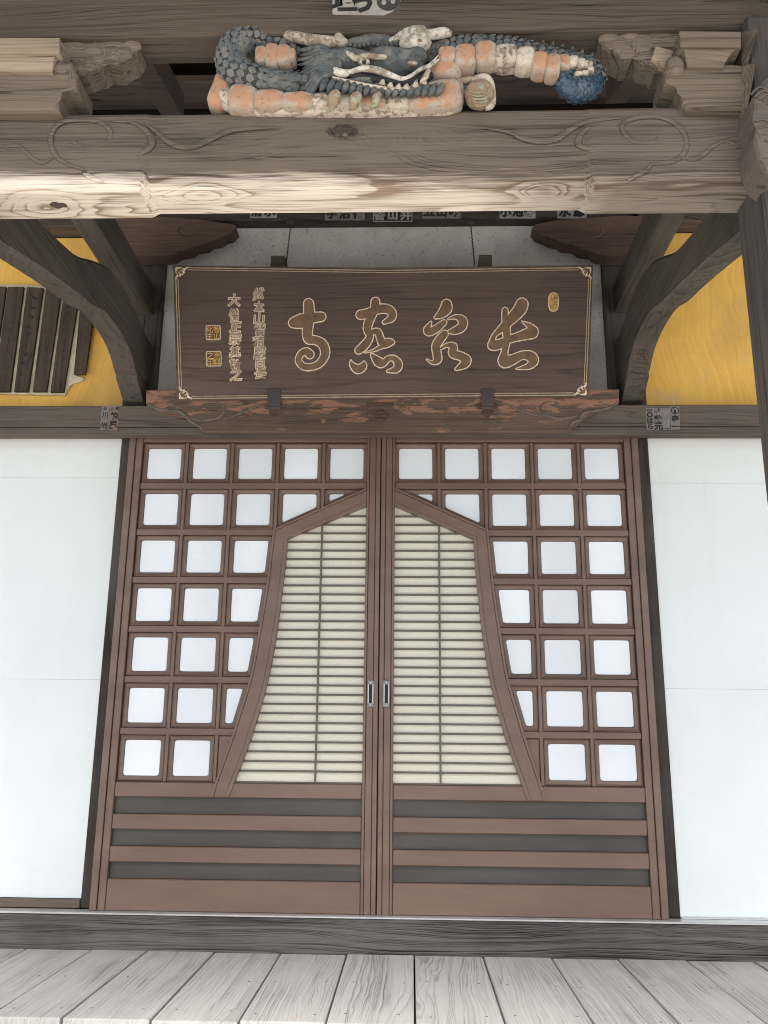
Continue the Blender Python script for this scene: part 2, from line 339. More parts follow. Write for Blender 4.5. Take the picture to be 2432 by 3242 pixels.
M['alu'] = plain('aluminium', (.62, .61, .60), .4, metal=.6, var=.15)
M['pewter'] = plain('pewter_handle', (.26, .25, .245), .4, metal=.7, var=.5, scale=120, bump=.3)
M['hole'] = plain('handle_hole', (.012, .011, .010), .7)
M['paper'] = plain('paper_old', (.34, .315, .28), .85, var=.3, scale=25)
M['paper_dim'] = plain('paper_weathered', (.215, .185, .168), .85, var=.35, scale=25)
M['paper_brown'] = plain('paper_browned', (.25, .165, .125), .85, var=.35, scale=25)
M['ink'] = plain('ink', (.018, .018, .018), .8, var=.3)
M['ink_faint'] = plain('ink_faint', (.05, .043, .037), .8, var=.3)
M['limewash'] = plain('limewash', (.64, .56, .40), .85, var=.3, scale=18, bump=.3)
M['blue'] = worn('dragon_blue', (.074, .088, .090), (.14, .138, .122), .40, 34, tint=(.10, .106, .10))
M['gap'] = worn('dragon_scale_gaps', (.034, .041, .043), (.06, .06, .054), .3, 34)
def belly(name, core, edge, dirt):
    """each plate is orange in the middle, rubbed back to cream near its edges"""
    m = N(name); t = m.n('TexCoord'); tc = t.outputs['Object']; n1 = m.noise(tc, 45, 6, .65, .5).outputs[0]; n2 = m.noise(tc, 14, 4, .6).outputs[0]
    d = m.vm('LENGTH', m.vm('MULTIPLY', m.vm('SUBTRACT', t.outputs['Generated'], (.5, .5, .5)), (1.9, 0, 1.7)))
    v = m.math('ADD', d, m.math('ADD', m.math('MULTIPLY', m.math('SUBTRACT', n1, .5), 1.1), m.math('MULTIPLY', m.math('SUBTRACT', n2, .5), 1.6)))
    c = m.mix(m.ramp(v, [(.52, 0.0), (.80, 1.0)]), m.mix(n2, core, tuple(x*.8 for x in core)), edge)
    c = m.mix(m.ramp(m.noise(tc, 70, 5, .7).outputs[0], [(.56, 0.0), (.68, .75)]), c, dirt)
    m.col(c); m.rough(.85); m.bump(n1, .5, .004); return m.m
M['orange'] = belly('dragon_orange', (.47, .255, .145), (.40, .325, .25), (.15, .11, .08))
M['scale'] = worn('dragon_scale', (.098, .112, .112), (.165, .16, .14), .38, 30, tint=(.13, .135, .126))
M['bone'] = worn('dragon_cream', (.56, .48, .37), (.24, .18, .125), .35, 45)
M['chalk'] = worn('dragon_white', (.66, .60, .50), (.30, .25, .18), .3, 45)
M['jade'] = worn('dragon_jade', (.36, .37, .25), (.30, .21, .13), .6, 40)
M['tail'] = worn('dragon_tail_blue', (.045, .085, .125), (.08, .11, .13), .3, 38, rough=.35)
m = N('gravel_ground'); tc = m.n('TexCoord').outputs['Object']; v = m.n('TexVoronoi'); v.inputs['Scale'].default_value = 40; m.l(tc, v.inputs[0])
n1 = m.noise(tc, .8, 5).outputs[0]; c = m.mix(n1, (.52, .51, .48), (.64, .63, .60)); c = m.mix(.35, c, m.ramp(v.outputs['Distance'], [(0, .75), (.7, .3)]))
m.col(c); m.rough(.9); m.bump(v.outputs['Distance'], .6, .01); M['ground'] = m.m
# ================================================================ SETTING
bm = B(); z = -.62; vs = [bm.verts.new(p) for p in ((-300, -300, z), (300, -300, z), (300, 300, z), (-300, 300, z))]; bm.faces.new(vs)
obj('ground', bm, M['ground'], kind='structure', loc=(0, 0, z))
FRONT = -1.03
ver = thing('veranda_floor', None, None, (0, -.55, 0), kind='structure')
ver['label'] = 'pale grey weathered plank veranda floor in front of the doors'
gaps = [atZ(x, y, 0).x for x, y in ((192, 2055), (312, 2058), (460, 2059), (605, 2060), (748, 2063), (895, 2064), (1044, 2068), (1192, 2070), (1337, 2073), (1484, 2075))]
while gaps[0] > -2.9: gaps.insert(0, gaps[0]-random.uniform(.27, .31))
while gaps[-1] < 2.6: gaps.append(gaps[-1]+random.uniform(.28, .31))
for i, (a, b) in enumerate(zip(gaps[:-1], gaps[1:])):
    bm = B(); g = random.uniform(.0022, .0045)
    if i in (3, 4): g = .0015
    fr = FRONT - random.uniform(-.012, .014); dz = random.uniform(-.003, .002)
    box(bm, a+g, b-g, fr, -.03, -.042+dz, dz, .005, 2)
    pk = obj('plank', bm, M['floor'], ver)
    if -2.2 < a < 1.9:
        for yy in (-.93, -.52):
            for xx in (a+.05+random.uniform(-.01, .01), b-.05+random.uniform(-.01, .01)):
                n = B(); bmesh.ops.create_cone(n, cap_ends=True, segments=8, radius1=.0042, radius2=.0038, depth=.002, matrix=Matrix.Translation((xx, yy+random.uniform(-.02, .02), dz+.0004))); obj('nail', n, M['nail'], pk)
bm = B(); box(bm, -2.9, 2.7, FRONT+.07, FRONT+.19, -.2, -.046, .004); obj('edge_joist', bm, M['dark'], ver)
for x in (-2.6, -1.4, -.15, 1.1, 2.3):
    bm = B(); box(bm, x-.06, x+.06, FRONT+.07, FRONT+.19, -.62, -.202, .004); obj('floor_post', bm, M['darkZ'], ver)
# sill
sill = thing('sill_beam', 'dark weathered grain timber sill along the foot of the brown doors', 'beam', (-.15, -.06, 0))
bm = B(); box(bm, -2.9, 2.7, -.08, .16, -.02, .137, .006, 2); obj('timber', bm, M['sill'], sill)
bm = B(); box(bm, -2.9, 2.7, -.072, .01, .1385, .147, .002); obj('door_track', bm, M['alu'], sill)
# white side walls
for sgn, lab, x0, x1, js in ((-1, 'white painted panel wall left of the doors', -2.75, -1.47, (2.15, 1.15)), (1, 'white painted panel wall right of the doors', 1.17, 2.5, (2.123, 1.129))):
    wl = thing('white_wall', lab, 'wall', ((x0+x1)/2, .03, .15), 'white walls beside the doors')
    zs = [.187 if sgn < 0 else .15, js[1], js[0], 2.356]
    for a, b in zip(zs[:-1], zs[1:]):
        bm = B(); box(bm, x0, x1, .028, .06, a+.0003, b-.0003, .0004); obj('panel', bm, M['white'], wl)
    bm = B(); box(bm, x0, x1, .063, .075, .15, 2.4); obj('backing', bm, M['white'], wl)
    if sgn < 0:
        bm = B(); box(bm, x0, x1-.002, .005, .06, .15, .185, .003); obj('base_strip', bm, M['nageshi'], wl)
    else:
        bm = B(); box(bm, x0, x1, .0, .026, .1475, .153, .001); obj('base_strip', bm, M['alu'], wl)
    bm = B(); box(bm, x0, x1, -.03, .027, 2.356, 2.3735, .001); obj('top_strip', bm, M['strip'], wl)
# pillars
for sgn, x0, x1, lab in ((-1, -1.472, -1.315, 'dark timber pillar at the left edge of the doors'), (1, 1.0, 1.172, 'dark timber pillar at the right edge of the doors')):
    p = thing('pillar', lab, 'pillar', ((x0+x1)/2, .09, .137), 'pillars either side of the doors')
    bm = B(); box(bm, x0, x1, .012, .17, .1475, 2.374, .008, 2); obj('lower_shaft', bm, M['stained'], p)
    bm = B(); box(bm, x0-.012, x1+.006, .0, .17, 2.49, 3.7, .012, 2); obj('upper_shaft', bm, M['darkZ'], p)
# yellow walls
for sgn, x0, x1, lab in ((-1, -2.9, -1.488, 'ochre yellow plaster wall behind the hanging tablets, upper left'), (1, 1.182, 2.6, 'bright ochre yellow plaster wall with brush swirls, upper right')):
    bm = B(); box(bm, x0, x1, .05, .12, 2.44, 3.52); obj('yellow_wall', bm, M['yellow'], label=lab, cat='wall', group='yellow plaster walls')
    bm = B(); box(bm, x0, x1, -.05, .1, 3.53, 3.62, .006); obj('upper_rail', bm, M['upper'], label='weathered timber rail above the yellow wall, upper ' + ('left' if sgn < 0 else 'right'), cat='rail', group='rails above the yellow walls')
# grey plaster panel and upper wall
bm = B(); box(bm, -1.338, 1.028, .02, .08, 2.5, 3.60); obj('grey_plaster_wall', bm, M['plaster'], label='stained grey plaster wall behind the big name plaque', cat='wall')
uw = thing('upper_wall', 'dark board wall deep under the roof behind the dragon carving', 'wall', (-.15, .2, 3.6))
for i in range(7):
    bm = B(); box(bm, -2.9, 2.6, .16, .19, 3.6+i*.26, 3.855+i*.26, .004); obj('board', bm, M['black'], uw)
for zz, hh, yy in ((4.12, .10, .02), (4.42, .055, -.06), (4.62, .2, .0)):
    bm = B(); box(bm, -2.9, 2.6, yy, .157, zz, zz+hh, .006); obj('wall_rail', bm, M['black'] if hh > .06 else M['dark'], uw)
bm = B(); box(bm, -2.92, 2.62, .6, .64, -.6, 5.6); obj('interior_closure', bm, M['black'], kind='structure')  # unseen dark closure, added to stop sky light coming through the door gaps
for x in (-2.96, 2.62): bm = B(); box(bm, x, x+.04, .1, .6, -.6, 5.6); obj('interior_closure', bm, M['black'], kind='structure')
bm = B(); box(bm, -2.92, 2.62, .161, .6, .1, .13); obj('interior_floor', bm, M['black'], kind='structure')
# roof
rf = thing('temple_roof', 'temple eaves above the doorway, out of sight overhead', 'roof', (-.15, -1, 3.4))
def slab(bm, x0, x1, y0, z0, y1, z1, t):
    prism(bm, [Vector((x0, y0, z0)), Vector((x0, y1, z1)), Vector((x0, y1, z1+t)), Vector((x0, y0, z0+t))], (x1-x0, 0, 0))
bm = B(); slab(bm, -3.3, 3.0, -3.3, 3.55, -1.2, 4.35, .12); obj('porch_roof', bm, M['black'], rf)  # unseen porch roof, made wider to keep the sun off the walls
bm = B(); slab(bm, -6, 6, -1.7, 4.2, 3, 6.4, .15); obj('main_roof', bm, M['black'], rf)
for i in range(26):
    x = -3.2 + i*.24
    bm = B(); slab(bm, x, x+.07, -3.25, 3.47, -.1, 4.67, .078); obj('rafter', bm, M['darkY'], rf)
# main lintel rail running the whole width
ng = thing('lintel_rail', 'long grey timber rail running across the wall above the doors', 'beam', (-.15, -.04, 2.335))
bm = B(); box(bm, -2.8, 2.6, -.1, .06, 2.375, 2.487, .006, 2); obj('timber', bm, M['nageshi'], ng)
bm = B(); box(bm, -2.8, 2.6, -.094, -.036, 2.335, 2.3725, .003); obj('lower_edge', bm, M['nageshi'], ng)
# ================================================================ DOORS
XC = -.153
OUT = [(.070, 2.082), (.520, 1.871), (.5295, 1.757), (.542, 1.596), (.5575, 1.468), (.577, 1.32), (.594, 1.195), (.616, 1.10), (.644, 1.0), (.669, .905), (.731, .71), (.750, .632)]
INN = [(.070, 1.990), (.449, 1.826), (.4555, 1.69), (.467, 1.554), (.4785, 1.417), (.496, 1.273), (.515, 1.155), (.5405, 1.041), (.5665, .942), (.600, .831), (.6475, .697), (.669, .632)]
def curve_u(C, zz):
    for (u0, z0), (u1, z1) in zip(C[:-1], C[1:]):
        if z1 <= zz <= z0: return u0 + (u1-u0)*(z0-zz)/(z0-z1)
    return C[0][0] if zz > C[0][1] else C[-1][0]
def clip(poly, a, b):
    """keep the part of a convex polygon on the left of a->b"""
    out = []
    def s(p): return (b[0]-a[0])*(p[1]-a[1]) - (b[1]-a[1])*(p[0]-a[0])
    for i in range(len(poly)):
        p, q = poly[i], poly[(i+1) % len(poly)]; sp, sq = s(p), s(q)
        if sp >= 0: out.append(p)
        if sp*sq < 0: t = sp/(sp-sq); out.append((p[0]+(q[0]-p[0])*t, p[1]+(q[1]-p[1])*t))
    return out
def inset(poly, d):
    r = list(poly); n = len(poly)
    for i in range(n):
        a, b = poly[i], poly[(i+1) % n]; L = math.hypot(b[0]-a[0], b[1]-a[1])
        if L < 1e-6: continue
        nx, ny = -(b[1]-a[1])/L*d, (b[0]-a[0])/L*d
        r = clip(r, (a[0]+nx, a[1]+ny), (b[0]+nx, b[1]+ny))
        if len(r) < 3: return []
    return r
def clean(poly, e=.004):
    out = []
    for p in poly:
        if not out or math.hypot(p[0]-out[-1][0], p[1]-out[-1][1]) > e: out.append(p)
    if len(out) > 1 and math.hypot(out[0][0]-out[-1][0], out[0][1]-out[-1][1]) <= e: out.pop()
    return out
def rounded(poly, r, k=4):
    out = []; n = len(poly)
    for i in range(n):
        p, a, b = Vector(poly[i]), Vector(poly[i-1]), Vector(poly[(i+1) % n])
        d1, d2 = (a-p), (b-p); l = min(r, d1.length*.4, d2.length*.4); A, Bq = p+d1.normalized()*l, p+d2.normalized()*l
        for j in range(k+1):
            t = j/k; out.append(tuple(A*(1-t)**2 + p*2*t*(1-t) + Bq*t*t))
    return out
CU = [1.086-.2288*k for k in range(5)]; RZ = [2.2135-.2362*k for k in range(7)]; FW, FH = .1035, .100
def build_door(sgn, label):
    """sgn -1: left leaf. u runs outward from the centre line"""
    X = lambda u: XC + sgn*u
    d = thing('sliding_door', label, 'door', (X(.63), 0, .147), 'pair of brown sliding doors')
    def bx(name, u0, u1, y0, y1, z0, z1, mat='door', bev=.002, par=d, lab=None):
        bm = B(); box(bm, min(X(u0), X(u1)), max(X(u0), X(u1)), y0, y1, z0, z1, bev); return obj(name, bm, M[mat], par, label=lab)
    bx('core', .004, 1.258, .004, .03, .15, 2.372, 'door', 0)
    # stiles with grooves
    bx('stile', .0025, .0235, -.03, .003, .148, 2.376); bx('stile', .0255, .056, -.026, .003, .148, 2.376); bx('stile', .0575, .069, -.03, .003, .148, 2.376)
    bx('stile', 1.1955, 1.228, -.026, .003, .148, 2.376); bx('stile', 1.2305, 1.2615, -.034, .003, .148, 2.376)
    bx('top_rail', .0705, 1.194, -.024, .003, 2.322, 2.376)
    for a, b in ((.626, .690), (.487, .552), (.349, .415), (.148, .278)):
        bx('rail', .0705, 1.194, -.024, .003, a, b, bev=.003)
    for a, b in ((.5535, .6245), (.4165, .4855), (.2795, .3475)):
        bx('kick_panel', .0705, 1.194, -.001, .0035, a, b, 'door_dark', 0)
    # muntins
    for k in range(6):
        zz = (RZ[k]+RZ[k+1])/2; ue = curve_u(OUT, zz)-.02 if zz < 2.06 else .0705
        bx('muntin', max(.0705, ue), 1.194, -.020, .003, zz-.0155, zz+.0155, bev=.003)
    for k in range(4):
        uu = (CU[k]+CU[k+1])/2
        if uu > .75: zb = .692
        else:
            zb = .692
            for i in range(200):
                zz = 2.30-i*.01
                inside = (uu < curve_u(OUT, zz)) if zz < 1.871 else (zz < 2.082-(uu-.07)*(.211/.45) and uu < .52)
                if inside: zb = zz-.03; break
        bx('muntin', uu-.0085, uu+.0085, -.0185, .0032, max(zb, .692), 2.3195, bev=.003)
    # cells
    for cu in CU:
        for rz in RZ:
            sq = [(cu-FW, rz-FH), (cu+FW, rz-FH), (cu+FW, rz+FH), (cu-FW, rz+FH)]
            poly = sq
            if rz > 1.87:                                                    # the sloping top of the bell
                poly = clip(poly, (.070, 2.082), (.520, 1.871))
            zt, zb_ = min(rz+FH, 1.871), rz-FH
            if zt > zb_:
                if rz < 1.87: poly = clip(poly, (curve_u(OUT, zt), zt), (curve_u(OUT, zb_), zb_))
            poly = clean(poly, .006)
            if len(poly) < 3: continue
            area = abs(sum(p[0]*q[1]-p[1]*q[0] for p, q in zip(poly, poly[1:]+poly[:1])))/2
            if area < .003: continue
            def loop(ins, rr, y):
                q = clean(inset(poly, ins), .003)
                return q, [Vector((X(u), y, zz)) for u, zz in rounded(q, rr)] if len(q) >= 3 else None
            ql, l0 = loop(.0, .0015, .0025)
            bm = B(); spec = [(.0, .0015, -.0125), (.0035, .0015, -.0145), (.0055, .0015, -.0105), (.0180, .003, -.0055), (.0200, .015, .0015)]
            loops = [l0]; ok = True
            for ins, rr, y in spec:
                q, l = loop(ins, rr, y)
                if l is None or len(l) != len(l0): ok = False; break
                loops.append(l)
            if rz is RZ[6] and poly is not sq and len(poly) != 4 or rz is RZ[6] and cu < .7: ok = False
            if not ok:                                                      # too narrow for a pane: a plain sunk panel
                loops = loops[:3]
                R = loft(bm, loops, True, False); bm.faces.new(R[-1])
                obj('corner_panel', bm, M['door'], d); continue
            loft(bm, loops, True, False)
            fr = obj('pane_frame', bm, M['door'], d)
            q, pl = loop(.0180, .015, .0005); bm = B(); bm.faces.new([bm.verts.new(p) for p in pl]); bmesh.ops.recalc_face_normals(bm, faces=bm.faces[:])
            n = B(); prism(n, pl, (0, .002, 0)); bm.free(); obj('pane', n, M['pane'], fr)
            # dark gasket line round the pane
            q, ga = loop(.0198, .015, -.0005); q, gb = loop(.0212, .0148, .0001)
            if gb and ga and len(ga) == len(gb):
                n = B(); loft(n, [ga, gb], True, False); obj('gasket', n, M['rubber'], fr)
    # bell-shaped trim
    def strip(name, C0, C1, y, mat='door', f0=0., f1=1.):
        a = [(u0+(u1-u0)*f0, z0+(z1-z0)*f0) for (u0, z0), (u1, z1) in zip(C0, C1)]; b = [(u0+(u1-u0)*f1, z0+(z1-z0)*f1) for (u0, z0), (u1, z1) in zip(C0, C1)]
        loops = []
        for (ua, za), (ub, zb) in zip(a, b):
            loops.append([Vector((X(ua), .003, za)), Vector((X(ua), y, za)), Vector((X(ub), y, zb)), Vector((X(ub), .003, zb))])
        bm = B(); loft(bm, loops); return obj(name, bm, M[mat], d)
    OS = [OUT[0], OUT[1]] + spline(OUT[1:], 4)[1:]; IS = [INN[0], INN[1]] + spline(INN[1:], 4)[1:]
    strip('bell_trim', OS, IS, -.032, f0=.0, f1=.13); strip('bell_trim', OS, IS, -.028, f0=.15, f1=.78); strip('bell_trim', OS, IS, -.032, f0=.80, f1=1.0)
    # cream screen and slats
    pts = [(.068, .690)] + [(u, zz) for u, zz in INN[::-1] if zz > .69]
    pts = [(.068, .690), (curve_u(INN, .69), .69)] + [(u, zz) for u, zz in INN[::-1] if zz > .70] + [(.068, 1.991)]
    bm = B(); prism(bm, [Vector((X(u), -.0005, zz)) for u, zz in pts], (0, .0035, 0)); obj('screen', bm, M['cream'], d)
    zz = .744; k = 0
    while zz < 1.97:
        ue = curve_u(INN, zz)+.008 if zz < 1.826 else .07+(1.990-zz)/(1.990-1.826)*.379+.008
        bx('slat', .0695, ue, -.013, -.003, zz-.0043, zz+.0043, 'slat', .0012); zz += .0428
    bx('upright_bar', .2805, .2885, -.0155, -.0008, .691, 1.905, 'slat', .0012)
    bx('slat', .0695, .655, -.013, -.003, .6905, .698, 'slat', .0012)
    # recessed pull handle
    h0, h1 = .021, .052
    bm = B(); x0, x1 = min(X(h0), X(h1)), max(X(h0), X(h1)); box(bm, x0, x1, -.0335, -.0265, 1.031, 1.154, .003, 2)
    hd = obj('handle_plate', bm, M['pewter'], d)
    xm = (x0+x1)/2
    for x in (xm-.0105, xm+.0105):
        bm = B(); box(bm, x-.0022, x+.0022, -.0365, -.0336, 1.048, 1.136, .001); obj('handle_rim', bm, M['alu'], hd)
    bm = B(); box(bm, xm-.0075, xm+.0075, -.0345, -.0337, 1.05, 1.134, .0005); obj('pull_recess', bm, M['hole'], hd)
    for zz in (1.143, 1.042):
        bm = B(); blob(bm, (xm, -.0335, zz), (.0045, .0025, .0045), sub=2); obj('screw', bm, M['alu'], hd, smooth=True)
    return d
build_door(-1, 'left brown sliding door with square white panes and half of the slatted bell window')
build_door(1, 'right brown sliding door with square white panes and half of the slatted bell window')
# ================================================================ CARVED LINTEL, HOOKS
LY = -.142
lt = thing('carved_lintel', 'carved lintel board with flaking red paint under the name plaque', 'lintel', (-.15, LY, 2.325))
pts = [(315, 842), (1338, 840), (1338, 868), (1320, 878), (1285, 892), (1262, 905), (1245, 918), (1232, 934), (440, 934), (425, 915), (400, 900), (370, 893), (340, 885), (315, 872)]
bm = B(); poly_px(bm, pts, LY, .04, .006); obj('board', bm, M['lintel'], lt)
def relief(name, strokes, Y, par, mat, flat=.5, lab=None):
    """carved line work: (x, y, half width) runs on an upright face at depth Y"""
    for st in strokes:
        bm = B(); sp = spline(st, 5); tube(bm, [at(x, y, Y) for x, y, r in sp], [max(r*1.15, .3)*pxs(Y) for x, y, r in sp], 8, True, flat)
        obj(name, bm, mat, par, smooth=True)
relief('carved_scroll', [
    [(318, 874, 1), (345, 884, 2.5), (385, 888, 3), (402, 898, 3.5), (412, 910, 3), (432, 922, 2.5), (438, 932, 1)],
    [(455, 868, 1.5), (447, 871, 2), (452, 880, 2)], [(458, 866, 1), (480, 874, 2), (484, 888, 2.5), (470, 902, 2.5), (440, 908, 2.5), (412, 903, 2), (405, 896, 1)],
    [(484, 906, 1), (520, 892, 2), (545, 880, 2.2), (575, 874, 2), (600, 876, 1)], [(520, 880, 1), (525, 890, 1.8), (512, 897, 1)],
    [(1338, 868, 1), (1315, 880, 2.5), (1290, 886, 3), (1262, 892, 3.5), (1250, 906, 3), (1235, 914, 2.5), (1228, 930, 1)],
    [(1198, 868, 1.5), (1205, 872, 2), (1200, 878, 1.5)], [(1190, 866, 1), (1172, 874, 2), (1168, 886, 2.5), (1184, 898, 2.5), (1215, 903, 2.5), (1248, 897, 2)],
    [(1090, 872, 1), (1120, 884, 2), (1150, 894, 2.2), (1170, 897, 1.5)], [(1128, 872, 1), (1125, 880, 1.8), (1145, 892, 1)]], LY, lt, M['groove_dark'])
bm = B(); poly_px(bm, [(790, 868), (852, 868), (846, 885), (838, 891), (822, 916), (806, 891), (796, 886)], LY-.004, .01, .003); orn = obj('carved_fitting', bm, M['brown'], lt)
bm = B(); poly_px(bm, [(806, 897), (822, 884), (840, 896), (823, 913)], LY-.012, .01, .003); obj('diamond_boss', bm, M['brown'], orn)
for cx in (593, 1052):
    bm = B(); poly_px(bm, [(cx-26, 874), (cx-17, 870), (cx+17, 870), (cx+26, 874), (cx+20, 884), (cx+10, 884), (cx+13, 894), (cx, 904), (cx-13, 894), (cx-10, 884), (cx-20, 884)], LY-.003, .008, .002)
    fl = obj('carved_flower', bm, M['brown'], lt)
    for ang in (-25, 0, 25):
        bm = B(); a = math.radians(ang); tube(bm, [at(cx, 883, LY-.005), at(cx+14*math.sin(a), 883+15*math.cos(a), LY-.005)], [.002, .0045], 6); obj('petal', bm, M['brown'], fl)
# ================================================================ NAME PLAQUE (leans forward at the top)
PB, PT = at(827, 862, -.155), None
PT = at(827, 578, -.345)
PU = (PT-PB).normalized(); PX = Vector((1, 0, 0)); PN = PX.cross(PU)
if PN.y > 0: PN = -PN
def PL(px, py, h=0.0):
    d = ray(px, py); t = (PB-CAM).dot(PN)/d.dot(PN); return CAM + d*t + PN*h
pq = thing('name_plaque', 'dark wooden temple name plaque with four large carved gold-edged characters', 'plaque', tuple(PB))
bl, br, tr, tl = PL(382, 866), PL(1271, 858), PL(1281, 572), PL(374, 573)
bm = B(); nx = 24; top = []; bot = []
for i in range(nx+1):
    t = i/nx; s = .012*math.sin(math.pi*t)
    top.append(tl.lerp(tr, t)-PU*s); bot.append(bl.lerp(br, t)-PU*0.0)
loft(bm, [[a, b, b-PN*.035, a-PN*.035] for a, b in zip(top, bot)]); obj('board', bm, M['plaque'], pq)
def pstrip(P0, P1, wpx, name='border_line', mat='gold', h=.0025):
    bm = B(); A, Bq = PL(*P0, h), PL(*P1, h); dr = (Bq-A).normalized(); sd_ = dr.cross(PN)*(wpx*pxs(-.25, 2.9)); k = 10
    for i in range(k):
        a, b = A.lerp(Bq, i/k), A.lerp(Bq, (i+1)/k)
        vs = [bm.verts.new(q) for q in (a+sd_, b+sd_, b-sd_, a-sd_)]; bm.faces.new(vs)
    n = bm; bmesh.ops.solidify(n, geom=n.faces[:], thickness=.0015); obj(name, n, M[mat], pq)
def border(e, wpx):
    c = [(380+e, 578+e), (1276-e, 578+e), (1266-e, 853-e), (388+e, 861-e)]
    mid_t = (828, 584.5+e)
    pstrip((c[0][0]+22, c[0][1]+.6), mid_t, wpx); pstrip(mid_t, (c[1][0]-22, c[1][1]+.6), wpx)
    pstrip((c[1][0], c[1][1]+20), (c[2][0], c[2][1]-18), wpx); pstrip((c[2][0]-22, c[2][1]+.3), (c[3][0]+22, c[3][1]-.3), wpx); pstrip((c[3][0], c[3][1]-18), (c[0][0], c[0][1]+20), wpx)
border(0, 1.0); border(4.6, .8)
def ribbon(bm, st, h, dr=0.0, kx=1, ox=0, oy=0, jitter=.0, fat=1.0):
    """brush stroke: union of overlapping quads and round ends, laid on the plaque face"""
    sp = spline(st, 6); S = pxs(-.25, 2.9)*kx; prev = None; hh = h
    for i, (x, y, r) in enumerate(sp):
        r = max((r*fat-dr), 2)*S*(1+jitter*math.sin(i*2.3)); c = PL(ox+x*kx, oy+y*kx, hh); hh += .000004
        vs = [bm.verts.new(c + PX*(r*math.cos(2*math.pi*k/14)) + PU*(r*math.sin(2*math.pi*k/14))) for k in range(14)]; bm.faces.new(vs)
        if prev:
            pc, pr = prev; dr_ = (c-pc)
            if dr_.length > 1e-6:
                s = dr_.normalized().cross(PN)
                bm.faces.new([bm.verts.new(q) for q in (pc+s*pr, c+s*r, c-s*r, pc-s*pr)])
        prev = (c, r)
A_ = dict(kx=.17269, ox=600.3, oy=627.6); B_ = dict(kx=.19737, ox=900.4, oy=627.6)
CH = [
 (A_, [[(385, 165, 66), (390, 250, 70), (385, 400, 66), (370, 520, 66), (385, 610, 62), (460, 620, 58), (545, 660, 62), (590, 740, 62), (580, 830, 58), (520, 915, 52), (430, 955, 48), (330, 955, 48), (268, 900, 46), (262, 845, 44), (300, 785, 48), (360, 765, 52), (400, 800, 58)],
       [(195, 405, 66), (290, 385, 90), (420, 345, 72), (545, 330, 62)]]),
 (A_, [[(1220, 140, 58), (1215, 230, 60)], [(1035, 305, 62), (1130, 285, 62), (1250, 235, 62), (1370, 235, 60), (1430, 290, 56), (1415, 350, 50), (1330, 398, 30)],
       [(1205, 250, 60), (1150, 360, 60), (1120, 480, 55), (1150, 580, 50), (1090, 680, 58), (1010, 750, 52)], [(1190, 520, 42), (1250, 520, 48), (1285, 610, 52), (1320, 665, 60), (1390, 650, 55), (1440, 650, 28)],
       [(1300, 700, 36), (1200, 750, 22), (1090, 775, 14)], [(912, 870, 10), (930, 930, 38), (1000, 985, 60), (1070, 945, 48), (1078, 880, 8)],
       [(1180, 810, 28), (1255, 890, 62), (1310, 915, 50), (1380, 855, 42), (1450, 850, 42), (1505, 915, 55), (1480, 985, 50), (1375, 1010, 22)]]),
 (B_, [[(325, 150, 56), (318, 200, 66), (265, 260, 48), (205, 295, 22)], [(155, 345, 14), (115, 425, 42), (135, 455, 46), (210, 420, 46), (300, 350, 34)],
       [(345, 312, 14), (430, 290, 30), (500, 330, 50), (490, 400, 52), (420, 440, 44), (360, 450, 26)], [(305, 475, 44), (250, 540, 52), (210, 610, 50), (222, 700, 50), (225, 760, 46), (170, 790, 24), (110, 755, 12)],
       [(255, 640, 18), (330, 600, 28), (400, 615, 45), (395, 690, 50), (480, 720, 50), (540, 760, 55), (515, 810, 50), (430, 862, 20)]]),
 (B_, [[(1150, 150, 68), (1125, 210, 70), (1040, 305, 60), (940, 405, 46), (850, 490, 30), (825, 560, 40)], [(965, 220, 38), (965, 300, 40), (978, 400, 46), (980, 560, 42), (958, 680, 42), (955, 775, 68), (1040, 760, 58), (1150, 710, 48), (1240, 720, 58), (1275, 770, 56), (1220, 830, 38), (1090, 858, 12)],
       [(830, 600, 58), (900, 590, 56), (1000, 540, 45), (1130, 500, 52), (1260, 460, 70)], [(1150, 340, 10), (1225, 385, 34), (1275, 440, 52)]])]
for kw, strokes in CH:
    for q, st in enumerate(strokes):
        bm = B(); ribbon(bm, st, .0022+.00012*q, 0, jitter=.03, fat=1.07, **kw); ch = obj('brush_stroke', bm, M['gold'], pq)
        bm = B(); ribbon(bm, st, .0036+.00012*q, 14 if kw is A_ else 12, fat=1.07, **kw); obj('stroke_fill', bm, M['carve'], ch)
def chars(txt, centres, hpx, bold, mat, h=.0022, wid=1.0, name='small_character', under=None):
    for c, (x, y) in zip(txt, centres):
        a_ = random.uniform(-.12, .16); ux_, uz_ = PX*math.cos(a_)+PU*math.sin(a_)*.6, PU+PX*random.uniform(-.05, .15); wid = random.uniform(.8, 1.0)
        if under:
            bm = B(); glyph(bm, c, PL(x, y, h-.0008), ux_, uz_, hpx*pxs(-.25, 2.9), Vector((0, 0, 0)), bold+.05, wid); u = obj(name, bm, M[under], pq)
        bm = B(); glyph(bm, c, PL(x, y, h), ux_, uz_, hpx*pxs(-.25, 2.9), Vector((0, 0, 0)), bold, wid)
        obj('character_fill' if under else name, bm, M[mat], u if under else pq)
D_ = lambda L: [(436.6+.111*x, 586.6+.111*y) for x, y in L]
chars('総本山智積院百長', D_([(1105, 435), (1110, 700), (1110, 920), (1120, 1130), (1105, 1375), (1125, 1580), (1125, 1780), (1145, 1980)]), 27, .012, 'carve_small', under='gold')
chars('大僧正宗基敬之', D_([(625, 560), (615, 845), (650, 1080), (645, 1310), (640, 1580), (655, 1830), (665, 2010)]), 27, .012, 'carve_small', under='gold')
